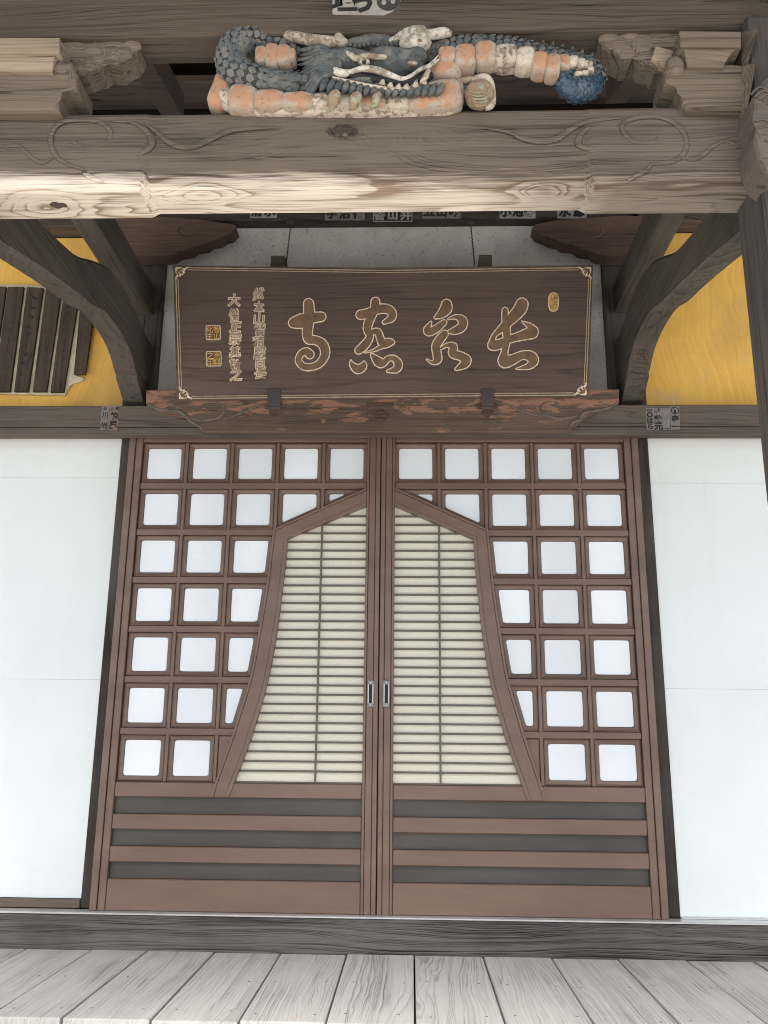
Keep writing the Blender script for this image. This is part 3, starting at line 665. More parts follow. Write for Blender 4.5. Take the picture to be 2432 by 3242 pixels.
def seal(cx, cy, w_, h_, txt, gl, rnd=0, oval=False):
    k = 24; r = pxs(-.25, 2.9); c = PL(cx, cy, .0018)
    def ring(s, h):
        out = []
        for i in range(k):
            a = 2*math.pi*(i+.5)/k; e = 8 if not oval else 2.6
            x = abs(math.cos(a))**(2/e)*math.copysign(1, math.cos(a)); zz = abs(math.sin(a))**(2/e)*math.copysign(1, math.sin(a))
            out.append(c + PX*((w_/2-s)*r*x) + PU*((h_/2-s)*r*zz) + PN*h)
        return out
    bm = B(); prism(bm, ring(0, .0), -PN*.001); s = obj('seal', bm, M['gold'], pq)
    bm = B(); prism(bm, ring(1.6, .0008), -PN*.001); obj('seal_ground', bm, M['plaque'] if not oval else M['leaf'], s)
    bm = B()
    for ch, (dx, dy, hh) in zip(txt, gl): glyph(bm, ch, c+PX*(dx*r)+PU*(dy*r), PX, PU, hh*r, PN*.0018, .012)
    obj('seal_script', bm, M['leaf'] if not oval else M['carve'], s)
seal(461.0, 718.7, 33, 32.5, '智山化主', [(7.5, 7, 15.5), (7.5, -7.5, 15.5), (-7.5, 7, 15.5), (-7.5, -7.5, 15.5)])
seal(461.8, 775, 34, 33, '宗興之印', [(7.5, 7, 16.5), (7.5, -7.5, 16.5), (-7.5, 7, 16.5), (-7.5, -7.5, 16.5)])
seal(1195.5, 652.6, 23, 41, '興正山日', [(4.5, 10, 9.5), (4.5, -2, 9.5), (-4.5, 8, 9.5), (-3.5, -10, 9.5)], oval=True)
for (cx, cy, sx, sy) in ((380, 578, 1, 1), (1276, 578, -1, 1), (1266, 853, -1, -1), (388, 861, 1, -1)):
    bm = B(); O = dict(kx=1, ox=cx, oy=cy)
    for st in ([(1, 1, 2), (10, 2, 2.5), (16, 5, 3), (22, 2, 2), (26, 0, 1)], [(1, 1, 2), (2, 10, 2.5), (6, 14, 3), (2, 20, 2), (0, 24, 1)], [(6, 6, 4.5), (10, 9, 4), (14, 13, 3.2)], [(14, 8, 2.4), (18, 10, 2)], [(8, 14, 2.4), (10, 18, 2)]):
        ribbon(bm, [(x*sx, y*sy, r) for x, y, r in st], .0022, 0, **O)
    co = obj('corner_ornament', bm, M['gold'], pq)
    bm = B()
    for st in ([(6, 6, 4.5), (10, 9, 4), (13, 12, 3.2)], [(10, 3, 2.9), (15, 5, 3)], [(3, 10, 2.9), (6, 15, 3)]):
        ribbon(bm, [(x*sx, y*sy, r-1) for x, y, r in st], .0034, 0, **O)
    obj('ornament_fill', bm, M['carve'], co)
# iron hooks holding the foot of the plaque
for cx, cy, lab in ((592.5, 841, 'left iron hook plate holding the foot of the name plaque'), (1053, 841, 'right iron hook plate holding the foot of the name plaque')):
    hk = thing('iron_hook', lab, 'hook', tuple(PL(cx, 878)), 'iron hooks under the name plaque')
    a = [PL(cx-14, cy, .004), PL(cx+14, cy, .004), PL(cx+14, cy+37, .006), PL(cx-14, cy+37, .006)]
    bm = B(); prism(bm, a, PN*.004, .001); obj('hook_plate', bm, M['iron'], hk)
    p0, p1 = PL(cx-14, cy+37, .01), PL(cx+14, cy+37, .01)
    bm = B(); loft(bm, [[p, p+Vector((0, .0, -.004)), Vector((p.x, LY-.006, p.z-.012)), Vector((p.x, LY-.006, p.z-.006))] for p in (p0, p1)]); obj('hook_foot', bm, M['iron'], hk)
# wooden spacer blocks, cords
for x0, x1, y0, cx0, lab in ((585, 615, 552, 628, 'left'), (1035, 1063, 550, 1017, 'right')):
    bm = B(); a, b = at(x0, y0, -.2), at(x1, 582, -.2); box(bm, a.x, b.x, -.2, -.02, b.z-.03, a.z, .003)
    obj('spacer_block', bm, M['bracket'], label='small wooden spacer block behind the plaque top near the %s cord' % lab, cat='block', group='spacer blocks behind the plaque')
    c = thing('hanging_cord', 'dark twisted hanging cord above the plaque, the %s one' % lab, 'cord', tuple(at(cx0, 486, -.065)), 'cords holding the plaque')
    bm = B(); p0, p1 = at(cx0, 487, -.065), PL(616 if lab == 'left' else 1026, 578, -.01); pts = []
    for i in range(60):
        t = i/59; pts.append(p0.lerp(p1, t)+Vector((.0022*math.cos(i*1.3), .0022*math.sin(i*1.3), -.004*math.sin(math.pi*t))))
    tube(bm, pts, .0028, 6); obj('cord', bm, M['iron'], c)
    bm = B(); q = at(cx0-1, 480, -.0635)
    blob(bm, q, (.023, .008, .018), sub=2); obj('cord_boss', bm, M['dark'], c, smooth=True)
# ================================================================ TIE BEAM, SCALLOPED BRACKETS, TIES, CURVED BRACES
TY = -.06
bm = B(); box(bm, -1.335, 1.02, TY, .14, 3.552, 3.95, .008, 2)
obj('tie_beam', bm, M['dark'], label='dark tie beam above the grey plaster, with paper stickers on its face', cat='beam')
sl = [(215, 466), (300, 466), (430, 474), (506, 484), (510, 491), (500, 503), (485, 507), (474, 515), (455, 518), (444, 527), (424, 529), (408, 539), (388, 541), (372, 551), (352, 553), (215, 555)]
sr = [(1420, 466), (1340, 466), (1200, 474), (1156, 484), (1150, 491), (1160, 503), (1176, 508), (1190, 515), (1206, 518), (1218, 526), (1240, 528), (1256, 538), (1278, 541), (1290, 550), (1312, 553), (1420, 552)]
for pts, lab, scroll in ((sl, 'scalloped brown carved bracket under the tie beam, left of the cords', [(425, 505, 1), (405, 512, 2), (390, 508, 2.5), (385, 497, 2.5), (398, 488, 2.5), (420, 488, 1.5)]), (sr, 'scalloped brown carved bracket under the tie beam, right of the cords', [(1230, 505, 1), (1250, 514, 2), (1280, 514, 2.5), (1300, 503, 2.5), (1297, 490, 2.5), (1270, 488, 1.5)])):
    t = thing('scalloped_bracket', lab, 'bracket', tuple(at(pts[5][0], 520, -.1)), 'scalloped brackets under the tie beam')
    bm = B(); poly_px(bm, pts, -.13, .09, .006); obj('board', bm, M['brown'], t)
    relief('carved_scroll', [scroll], -.13, t, M['brown'], .5)
SX = pxs
for lab, xi, xo in (('left', -1.36, -1.465), ('right', 1.04, 1.145)):
    bm = B(); box(bm, min(xi, xo), max(xi, xo), -1.86, .0, 3.025, 3.19, .01, 2)
    obj('straight_tie', bm, M['darkY'], label='straight timber tie running from the %s pillar out to the porch' % lab, cat='beam', group='straight porch ties')
def yz(fn, pts, X): return [(p.y, p.z) for p in (atX(*fn(q), X) for q in pts)]
fl = lambda q: (.2466*q[0], 463.9+.2466*q[1]); fr_ = lambda q: (1249.7+.2467*q[0], 409.3+.2467*q[1])
def brace(lab, top, bot, xi, xo):
    t = thing('curved_brace', 'curved shrimp-shaped timber brace arching from the %s pillar to the porch beam' % lab, 'brace', ((xi+xo)/2, -.02, 2.6), 'curved porch braces')
    n = 40
    def samp(c, k):
        sp = spline(c, 10); L = [0]
        for a, b in zip(sp[:-1], sp[1:]): L.append(L[-1]+math.hypot(a[0]-b[0], a[1]-b[1]))
        out = []
        for i in range(k+1):
            s = L[-1]*i/k; j = max(q for q in range(len(L)) if L[q] <= s+1e-9); j = min(j, len(L)-2); f = (s-L[j])/max(L[j+1]-L[j], 1e-9)
            out.append((sp[j][0]+(sp[j+1][0]-sp[j][0])*f, sp[j][1]+(sp[j+1][1]-sp[j][1])*f))
        return out
    T, Bo = samp(top, n), samp(bot, n); c = .012 if xo > xi else -.012; loops = []
    for (ty, tz), (by, bz) in zip(T, Bo):
        loops.append([Vector((xi, by, bz)), Vector((xi-c*.0, (ty+by)/2, (tz+bz)/2)), Vector((xi, ty, tz-.015)), Vector((xi+c, ty, tz)), Vector((xo-c, ty, tz)), Vector((xo, ty, tz-.015)), Vector((xo, by, bz))])
    bm = B(); loft(bm, loops); obj('arched_timber', bm, M['darkY'], t)
    return t
# profile (Y, Z), measured on the left brace and mirrored to the right
TOP = [(0.0, 2.86), (-.10, 2.86), (-.22, 2.885), (-.37, 2.915), (-.52, 2.93), (-.70, 2.905), (-.88, 2.835), (-1.03, 2.765), (-1.18, 2.73), (-1.36, 2.695), (-1.60, 2.655), (-1.86, 2.615)]
BOT = [(0.0, 2.615), (-.14, 2.60), (-.22, 2.605), (-.31, 2.66), (-.42, 2.69), (-.56, 2.70), (-.70, 2.69), (-.85, 2.645), (-1.0, 2.615), (-1.2, 2.57), (-1.44, 2.51), (-1.66, 2.45), (-1.86, 2.42)]
brace('left', TOP, BOT, -1.345, -1.45); brace('right', TOP, BOT, 1.03, 1.135)
for lab, x in (('left', -1.40), ('right', 1.085)):
    bm = B(); prism(bm, [Vector((x-.052, y, zz)) for y, zz in ((-.005, 2.505), (-.07, 2.52), (-.20, 2.585), (-.21, 2.602), (-.005, 2.61))], (.104, 0, 0), .004)
    obj('brace_corbel', bm, M['darkZ'], label='small wedge corbel under the wall end of the %s curved brace' % lab, cat='corbel', group='corbels under the braces')
# ================================================================ PORCH: POSTS, RAINBOW BEAM, UPPER BEAM
for lab, x0 in (('right', .955), ('left', -1.50)):
    p = thing('porch_post', 'weathered square porch post at the %s, carrying the rainbow beam' % lab, 'post', (x0+.115, -1.95, -.62), 'porch posts')
    bm = B(); box(bm, x0, x0+.23, -2.065, -1.845, -.42, 2.92, .025, 2); obj('shaft', bm, M['darkZ'], p)
    bm = B(); box(bm, x0-.07, x0+.30, -2.13, -1.78, -.62, -.415, .03, 2); obj('stone_base', bm, M['plaster'], p)
BF, BK, ZT, ZB = -2.0, -1.85, 2.658, 2.395
XL, XR = at(305, 430, BF).x, at(1280, 430, BF).x
rb = thing('rainbow_beam', 'massive weathered front beam carved with scroll vines across the porch', 'beam', (-.15, -1.925, ZB))
bm = B(); loops = []; nseg = 330
for i in range(nseg+1):
    x = -1.50 + (2.60)*i/nseg
    sm = lambda e0, e1, v: max(0, min(1, (v-e0)/(e1-e0)))
    c1 = sm(XL-.012, XL+.016, x); c2 = 1-sm(XR-.016, XR+.012, x); c = min(c1*c1*(3-2*c1), c2*c2*(3-2*c2))
    w_ = .002*math.sin(x*9.1)+.0015*math.sin(x*23)
    r = .024+.036*c; zb = ZB+.013*c; yf = BF+.004*c; off = .002*c*(1-c)*4
    pr = [(yf+.012, ZT), (yf+.003, ZT-.012), (yf, ZT-.05), (yf-.004, (ZT+zb)/2)]
    for k in range(7):
        a = math.pi/2*k/6; pr.append((yf+r-r*math.cos(a), zb+r*1.15-r*1.15*math.sin(a)+off))
    pr += [(BK-.012, zb), (BK, zb+.012), (BK, ZT)]
    loops.append([Vector((x, y+w_*.5, zz+w_*.4)) for y, zz in pr])
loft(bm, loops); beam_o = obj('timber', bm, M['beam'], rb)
lc = lambda L: [(.337*x, .337*y, r) for x, y, r in L]; rc = lambda L: [(1099.6+.337*x, .337*y, r) for x, y, r in L]
relief('carved_scroll', [
    lc([(-60, 985, 2), (0, 968, 3), (60, 938, 4), (120, 936, 4), (180, 988, 4), (230, 1028, 4.5), (280, 1040, 4.5), (335, 1015, 2)]),
    lc([(530, 1082, 2), (430, 1050, 4), (362, 1002, 5), (328, 930, 5.5), (332, 850, 5.5), (380, 792, 5.5), (470, 768, 5), (580, 770, 5), (660, 792, 5), (708, 840, 5), (700, 892, 4.5), (650, 928, 4), (570, 938, 4), (505, 928, 3.5), (482, 915, 5), (478, 908, 7)]),
    lc([(525, 1070, 2), (550, 1115, 5), (610, 1148, 5), (668, 1172, 1)]),
    lc([(700, 776, 1), (830, 782, 3), (900, 808, 4.5), (955, 862, 6), (975, 915, 7), (950, 955, 6), (895, 990, 3.5), (858, 1018, 1)]),
    lc([(925, 788, 1), (1000, 842, 4), (1080, 908, 6), (1160, 938, 7.5), (1260, 930, 7), (1360, 886, 6), (1480, 838, 5), (1659, 820, 3.5), (1800, 818, 1)]),
    rc([(-160, 820, 1), (0, 848, 3.5), (80, 885, 5), (200, 905, 7), (310, 886, 7), (400, 826, 6), (480, 784, 5), (600, 766, 3.5), (720, 756, 1)]),
    rc([(590, 790, 1), (505, 822, 4), (450, 880, 6), (450, 928, 7), (500, 950, 5), (555, 968, 3), (572, 995, 1)]),
    rc([(960, 893, 7), (945, 903, 4), (920, 912, 4), (830, 912, 4.5), (762, 882, 5), (724, 825, 5), (742, 782, 5), (830, 752, 5), (960, 748, 5), (1060, 788, 5.5), (1118, 850, 5.5), (1138, 930, 5.5), (1106, 1000, 5.5), (1030, 1038, 5), (905, 1052, 2)]),
    rc([(1110, 1010, 2), (1180, 1020, 4.5), (1240, 995, 4.5), (1300, 942, 4.5), (1370, 906, 4), (1430, 915, 4), (1468, 942, 3), (1560, 905, 2)]),
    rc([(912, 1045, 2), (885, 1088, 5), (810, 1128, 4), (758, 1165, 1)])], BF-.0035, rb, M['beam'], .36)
# knots on the face
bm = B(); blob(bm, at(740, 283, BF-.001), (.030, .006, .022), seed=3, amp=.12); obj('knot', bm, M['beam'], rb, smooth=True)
bm = B(); blob(bm, at(127, 441, -1.93)+Vector((0, 0, -.0)), (.03, .02, .007), seed=5, amp=.12); obj('knot', bm, M['dark'], rb, smooth=True)
# upper beam
ub = thing('upper_beam', 'thick dark upper porch beam along the top above the dragon', 'beam', (-.15, -1.95, 2.93))
bm = B(); box(bm, -1.9, 1.7, -2.02, -1.922, 2.908, 3.28, .01, 2); obj('timber', bm, M['upper'], ub)
bm = B(); box(bm, -1.9, 1.7, -1.92, -1.8, 3.0, 3.28, .006, 2); obj('rear_timber', bm, M['upper'], ub)
bm = B(); a, b = at(1600, 55, -2.1), at(1659, 30, -2.1); box(bm, 1.02, 1.26, -2.4, -1.5, 2.99, 3.2, .01, 2); obj('cross_beam_end', bm, M['darkY'], ub)
# dark struts behind
for lab, A1, A2, th in (('left of the dragon', ((330, 120), -1.5, 3.3), ((372, 215), -.9, 3.3), .06),):
    bm = B(); p, q = at(305, 108, -1.2), at(375, 228, -.55); d = (q-p).normalized(); s = d.cross(Vector((0, 0, 1))).normalized()*.05; u = s.cross(d).normalized()*.06
    loft(bm, [[e+s+u, e-s+u, e-s-u, e+s-u] for e in (p-d*.1, q)]); obj('roof_strut', bm, M['dark'], label='dark slanting strut in the shadow left of the dragon', cat='strut')
    bm = B(); p, q = at(1410, 100, -1.2), at(1330, 195, -.55); d = (q-p).normalized(); s = d.cross(Vector((0, 0, 1))).normalized()*.05; u = s.cross(d).normalized()*.06
    loft(bm, [[e+s+u, e-s+u, e-s-u, e+s-u] for e in (p-d*.1, q)]); obj('roof_strut', bm, M['dark'], label='dark slanting strut in the shadow right of the dragon', cat='strut')
# brackets on the beam ends
def bracket(lab, f, block, arm, nose, mirror):
    t = thing('bracket_set', 'stepped timber bracket with carved nose on the %s end of the front beam' % lab, 'bracket', tuple(at(*f((200, 712)), -1.97)), 'bracket sets on the front beam')
    F = lambda P: [f(p) for p in P]
    bm = B(); poly_px(bm, F(block[0]), -2.075, .13, .004); obj('bearing_block', bm, M['tan'] if mirror > 0 else M['bracket'], t)
    # flared foot of the block
    (xa, ya), (xb, yb) = F(block[1]); (xc, yc), (xd, yd) = F(block[2])
    bm = B(); lp = []
    for k in range(6):
        s = k/5; e = s*s; y0 = -2.075+.028*math.sin(s*math.pi/2)
        pl, prr = at(xa+(xc-xa)*math.sin(s*math.pi/2), ya+(yc-ya)*s, -2.06), at(xb+(xd-xb)*math.sin(s*math.pi/2), yb+(yd-yb)*s, -2.06)
        lp.append([Vector((pl.x, y0, pl.z)), Vector((prr.x, y0, prr.z)), Vector((prr.x, -1.945-.02*s, prr.z)), Vector((pl.x, -1.945-.02*s, pl.z))])
    loft(bm, lp); obj('block_foot', bm, M['tan'] if mirror > 0 else M['bracket'], t)
    bm = B(); poly_px(bm, F(arm), -2.035, .13, .012); obj('bracket_arm', bm, M['bracket'], t)
    bm = B(); poly_px(bm, F(nose), -1.995, .09, .012); ns = obj('carved_nose', bm, M['bracket'], t)
    return t, ns, F
fL = lambda p: (.337*p[0], .337*p[1]); fR = lambda p: (1099.6+.337*p[0], .337*p[1])
tL, nL, F = bracket('left', fL, ([(-220, 238), (382, 240), (380, 338), (-220, 338)], ((-160, 338), (376, 338)), ((-120, 442), (325, 442))),
    [(-300, 446), (330, 446), (352, 395), (385, 372), (440, 385), (495, 470), (492, 568), (405, 568), (372, 580), (365, 640), (380, 712), (-300, 714)],
    [(200, 208), (785, 206), (845, 235), (885, 278), (870, 320), (838, 360), (790, 380), (752, 412), (700, 408), (668, 400), (630, 432), (575, 440), (540, 462), (478, 470), (430, 400), (330, 330)], 1)
tR, nR, F = bracket('right', fR, ([(1092, 196), (1490, 200), (1490, 302), (1096, 300)], ((1100, 302), (1480, 302)), ((1150, 412), (1385, 412))),
    [(1118, 420), (1100, 360), (1065, 345), (1010, 400), (998, 440), (1000, 532), (1090, 540), (1110, 600), (1112, 660), (1140, 690), (1530, 692), (1560, 600), (1560, 415)],
    [(582, 238), (620, 205), (680, 166), (1090, 166), (1120, 300), (1060, 345), (1035, 440), (985, 425), (945, 430), (915, 405), (860, 395), (802, 352), (785, 375), (745, 382), (700, 350), (650, 325), (600, 285)], -1)
ln = lambda f, L: [(*f((x, y)), r) for x, y, r in L]
relief('carved_line', [ln(fL, [(770, 240, 1), (690, 270, 1.5), (630, 265, 1.5), (570, 300, 1.5), (500, 315, 1.5), (450, 295, 1.5), (450, 255, 1.5), (500, 235, 1.5), (545, 240, 1)]), ln(fL, [(665, 280, .8), (670, 340, 1.2), (665, 395, 1)]), ln(fL, [(760, 260, .8), (745, 300, 1.2), (775, 370, 1)]),
    ln(fL, [(480, 430, 1), (530, 380, 2), (590, 400, 2), (640, 350, 2)]), ln(fL, [(690, 390, 1), (720, 340, 2), (770, 350, 1)])], -1.996, nL, M['groove'], .6)
relief('carved_line', [ln(fR, [(690, 185, 1), (740, 215, 1.5), (790, 240, 1.5), (840, 225, 1.5), (880, 255, 1.5), (960, 268, 1.5), (1015, 245, 1.5), (1010, 200, 1.5), (950, 190, 1)]), ln(fR, [(730, 220, 1), (690, 280, 1.5), (710, 340, 1)]), ln(fR, [(800, 245, 1), (800, 300, 1.5), (803, 348, 1)]),
    ln(fR, [(720, 350, 2), (760, 300, 4), (790, 340, 2)]), ln(fR, [(820, 340, 2), (850, 260, 5), (880, 330, 2)])], -1.996, nR, M['groove'], .6)
bm = B(); poly_px(bm, [fR(p) for p in ((940, 290), (1060, 320), (1028, 432), (985, 412), (912, 372))], -2.01, .03, .006); obj('split_facet', bm, M['tan'], tR)
for k in range(4):
    bm = B(); sp = [fR((1010+k*22, 470-k*22)), fR((1060+k*10, 440-k*16)), fR((1105+k*3, 455-k*10))]
    tube(bm, [at(x, y, -2.037) for x, y in sp], .0025, 6, True, .5); obj('end_grain_line', bm, M['groove'], tR)
for k in range(5):
    bm = B(); sp = spline([(345+k*14, 400+k*10), (400+k*6, 385+k*22), (450-k*4, 420+k*20), (470-k*14, 500+k*4)], 4)
    tube(bm, [at(*fL(q), -2.037) for q in sp], .0016, 6, True, .5); obj('end_grain_line', bm, M['groove'], tL)
# rounded arm ends and cloud-shaped lobes of the noses
for f, t, mat, L in ((fL, tL, 'bracket', [(415, 470, 78, 88, -2.02, .03)]), (fR, tR, 'bracket', [(1062, 445, 62, 88, -2.02, .03)])):
    for x, y, rx, rz, Y, ry in L:
        bm = B(); blob(bm, at(*f((x, y)), Y), (rx*.337*pxs(Y), ry, rz*.337*pxs(Y)), seed=x, amp=.04); obj('rounded_end', bm, M[mat], t, smooth=True)
for f, nn, L in ((fL, nL, [(850, 290, 45, 45), (800, 345, 45, 36), (720, 385, 50, 32), (640, 390, 40, 42), (570, 415, 48, 34), (505, 430, 42, 42), (720, 300, 60, 40), (600, 330, 60, 45), (480, 275, 60, 42)]),
                 (fR, nR, [(640, 245, 50, 50), (700, 300, 46, 50), (755, 345, 48, 42), (850, 290, 55, 75), (880, 370, 48, 34), (990, 400, 45, 34), (780, 230, 55, 40), (960, 228, 80, 40)])):
    for i, (x, y, rx, rz) in enumerate(L):
        bm = B(); blob(bm, at(*f((x, y)), -1.987), (rx*1.45*.337*pxs(-1.99), .0135, rz*1.35*.337*pxs(-1.99)), rot=.3*math.sin(i*2), seed=i, amp=.08); obj('cloud_lobe', bm, M['bracket'], nn, smooth=True)
# angled cheek of the right bracket next to the post
for y0, y1, x0, x1, tx in ((182, 410, 1492, 1540, 1592), (400, 690, 1490, 1530, 1578)):
    bm = B(); prism(bm, [at(*fR(p), Y) for p, Y in (((x0, y0+20), -2.04), ((tx, y0), -2.09), ((tx-40 if y0 < 300 else tx-6, y1-220 if y0 > 300 else y1-90), -2.09), ((x1, y1), -2.05), ((x0, y1), -2.03))], (0, .06, 0), .003)
    obj('angled_cheek', bm, M['bracket'], tR)
# carved beast-like nose on the right post
cn = thing('carved_post_nose', 'swirling carved wooden nose on the right porch post at the picture edge', 'carving', tuple(at(1650, 330, -2.1)))
bm = B(); pts = [(1672, 150), (1648, 172), (1628, 205), (1626, 235), (1638, 262), (1632, 300), (1638, 335), (1656, 368), (1700, 400), (1780, 400), (1800, 200), (1740, 120)]
poly_px(bm, pts, -2.12, .12, .015); body = obj('body', bm, M['nageshi'], cn)
for k in range(6):
    bm = B(); sp = spline([(1622+k*9, 205+k*5), (1640+k*8, 188+k*8), (1662+k*5, 200+k*6), (1668+k*3, 228+k*4)], 4); tube(bm, [at(x, y, -2.122) for x, y in sp], .0035, 6, True, .6); obj('carved_swirl', bm, M['nageshi'], cn, smooth=True)
for k in range(6):
    bm = B(); sp = spline([(1630+k*8, 262+k*14), (1650+k*7, 258+k*15), (1680+k*5, 270+k*14)], 4); tube(bm, [at(x, y, -2.122) for x, y in sp], .0035, 6, True, .6); obj('carved_swirl', bm, M['nageshi'], cn, smooth=True)
# ================================================================ TABLETS ON THE LEFT YELLOW WALL
bm = B(); lw = [(-120, 611), (60, 615), (176, 624), (168, 720), (160, 812), (182, 816), (176, 823), (152, 830), (140, 854), (0, 851), (-120, 850)]
poly_px(bm, lw, .035, .02, .004); obj('backing_board', bm, M['limewash'], label='pale board with dark name tablets hung on it, left yellow wall', cat='board')
cl = lambda x, y: (.2466*x, 463.9+.2466*y)
TABS = [('dark name tablet nearest the left picture edge', [(-110, 620), (52, 632), (-75, 1548), (-220, 1548)]), ('dark name tablet, second from the left picture edge', [(68, 632), (208, 630), (85, 1548), (-55, 1548)]),
        ('dark name tablet with the heaviest brush writing, third from the left edge', [(235, 632), (378, 640), (245, 1548), (122, 1548)]), ('dark name tablet, fourth from the left edge', [(402, 640), (540, 650), (405, 1548), (285, 1548)]),
        ('dark name tablet just left of the short one', [(562, 650), (700, 660), (555, 1552), (440, 1552)]), ('short dark name tablet at the right end of its row', [(716, 660), (850, 668), (745, 1397), (645, 1393)])]
for i, (lab, q) in enumerate(TABS):
    t = thing('name_tablet', lab, 'tablet', tuple(at(*cl(*q[3]), .02)), 'name tablets on the left yellow wall')
    bm = B(); poly_px(bm, [cl(*p) for p in q], .018, .016, .002); obj('board', bm, M['tablet'], t)
    rr = random.Random(i); hgt = .085
    tp, bt = [(Vector(cl(*q[0]))+Vector(cl(*q[1])))/2, (Vector(cl(*q[2]))+Vector(cl(*q[3])))/2]
    for k in range(9):
        s = .1+.09*k
        p = tp.lerp(bt, s); st = [(p.x+rr.uniform(-8, 8), p.y+rr.uniform(-6, 6)) for _ in range(5)]
        sp = spline(st, 4); bm = B(); tube(bm, [at(x, y, .0178) for x, y in sp], [.0025+.002*rr.random() for _ in sp], 6, True, .12)
        obj('brush_mark', bm, M['ink'] if i == 2 else M['ink_faint'], t)
# ================================================================ PAPER STICKERS
UX, UZ = Vector((1, 0, 0)), Vector((0, 0, 1))
def sticker(lab, quad, Y, mat, marks, ink='ink', group='paper stickers', frame=None):
    """thin paper on an upright face; marks: (character, x, y, size px, bold, width)"""
    c = at(sum(p[0] for p in quad)/len(quad), max(p[1] for p in quad), Y)
    t = thing('paper_sticker', lab, 'sticker', tuple(c), group)
    bm = B(); poly_px(bm, quad, Y-.0012, .0011); obj('paper', bm, M[mat], t)
    if frame:
        bm = B(); poly_px(bm, frame, Y-.0018, .0005); obj('printed_ground', bm, M['ink'], t)
    bm = B()
    for ch, x, y, s, bold, wid in marks: glyph(bm, ch, at(x, y, Y-.0024), UX, UZ, s*pxs(Y, at(x, y, Y).z), Vector((0, 0, 0)), bold, wid)
    if marks: obj('lettering', bm, M[ink], t)
    return t
gN = 'paper stickers on the lintel rail'
s2 = lambda x, y: ((300+x*.06028)/1.46594, (1260+y*.06028)/1.46594)
sticker('brown paper sticker with bold black characters, left end of the lintel rail', [s2(830, 360), s2(1250, 370), s2(1190, 1720), s2(700, 1700)], -.1, 'paper_brown',
    [('粕', *s2(1010, 960), 19, .05, .9), ('尾', *s2(960, 1430), 19, .05, .9), ('二', *s2(945, 590), 8, .05, 1), ('名', *s2(1160, 560), 8, .05, 1)], group=gN)
sticker('faded grey paper sticker beside the brown one on the lintel rail', [s2(380, 420), s2(800, 400), s2(690, 1690), s2(270, 1690)], -.1, 'paper_dim',
    [('石', *s2(560, 560), 8, .03, 1), ('川', *s2(540, 900), 16, .03, .9), ('州', *s2(470, 1480), 18, .05, .9)], ink='ink_faint', group=gN)
s3 = lambda x, y: ((2020+x*.09042)/1.46594, (1270+y*.09042)/1.46594)
t = sticker('paper sticker with a ring mark and はら, right end of the lintel rail', [s3(275, 235), s3(565, 240), s3(585, 1015), s3(305, 1020)], -.1, 'paper_dim', [('は', *s3(435, 690), 15, .04, 1), ('ら', *s3(440, 890), 15, .04, 1), ('子', *s3(480, 330), 6, .03, 1), ('銚', *s3(360, 325), 6, .02, 1)], group=gN)
def ring_mark(t, c, r0, r1, Y, mat='ink', gap=0):
    bm = B(); k = 28; rr = [[], []]; s = pxs(Y, at(*c, Y).z)
    for i in range(k):
        a = 2*math.pi*i/k
        for j, r in enumerate((r0, r1)): p = at(*c, Y-.0025); rr[j].append(p+UX*(r*s*math.cos(a))+UZ*(r*s*math.sin(a)))
    R = [[bm.verts.new(p) for p in l] for l in rr]
    for i in range(k): bm.faces.new([R[0][i], R[0][(i+1) % k], R[1][(i+1) % k], R[1][i]])
    obj('ring_mark', bm, M[mat], t)
ring_mark(t, s3(418, 480), 6.3, 3.4, -.1)
sticker('paper sticker reading 秋元 on the lintel rail, right of the はら one', [s3(572, 235), s3(840, 235), s3(858, 1020), s3(592, 1015)], -.1, 'paper_dim', [('秋', *s3(712, 630), 17, .05, .95), ('元', *s3(722, 890), 18, .05, .95), ('崎', *s3(755, 310), 7, .03, 1), ('野', *s3(660, 410), 7, .03, 1)], group=gN)
sticker('dark faded paper sticker with no readable writing, between two lettered ones', [s3(850, 240), s3(1112, 235), s3(1130, 1000), s3(865, 1010)], -.1, 'paper_dim', [('一', *s3(1020, 965), 10, .03, 1)], group=gN)
t = sticker('bordered paper sticker with a round crest and 森一, on the lintel rail', [s3(1122, 185), s3(1440, 185), s3(1472, 1000), s3(1150, 1005)], -.1015, 'paper_dim', [('森', *s3(1310, 615), 16, .05, .95), ('一', *s3(1315, 885), 15, .06, 1)], group=gN)
ring_mark(t, s3(1298, 335), 8.6, 6.8, -.1015); bm = B(); blob(bm, at(*s3(1295, 370), -.104), (.006, .0005, .011), sub=2); obj('crest', bm, M['ink'], t)
gT = 'paper stickers on the tie beam'
for lab, a, b, yb, txt, mat in (('pale paper sticker high on the tie beam, above the left scalloped bracket', 540, 598, 471, '清水', 'paper'), ('wide grey paper sticker on the tie beam, right of the left cord', 702, 788, 476, '宇治信', 'paper_dim'),
        ('black printed sticker with white border in the middle of the tie beam', 806, 891, 479, '菩山井', 'paper'), ('grey torn sticker on the tie beam, left of the right cord', 913, 995, 472, '五山明', 'paper_dim'),
        ('pale paper sticker on the tie beam, right of the right cord', 1079, 1157, 472, '小池勝', 'paper'), ('pale paper sticker at the right end of the tie beam', 1204, 1267, 472, '水原', 'paper')):
    blk = lab.startswith('black'); n = len(txt); wpx = (b-a)/n
    sticker(lab, [(a, yb-34), (b, yb-34), (b, yb), (a, yb)], TY, mat, [(c, a+wpx*(k+.5), yb-15, 26 if n == 3 else 27, .05, .95) for k, c in enumerate(txt)], ink='paper' if blk else 'ink', group=gT,
            frame=[(a+2, yb-32), (b-2, yb-32), (b-2, yb-2), (a+2, yb-2)] if blk else None)
s4 = lambda x, y: (702.6+x*.10691, y*.10691)
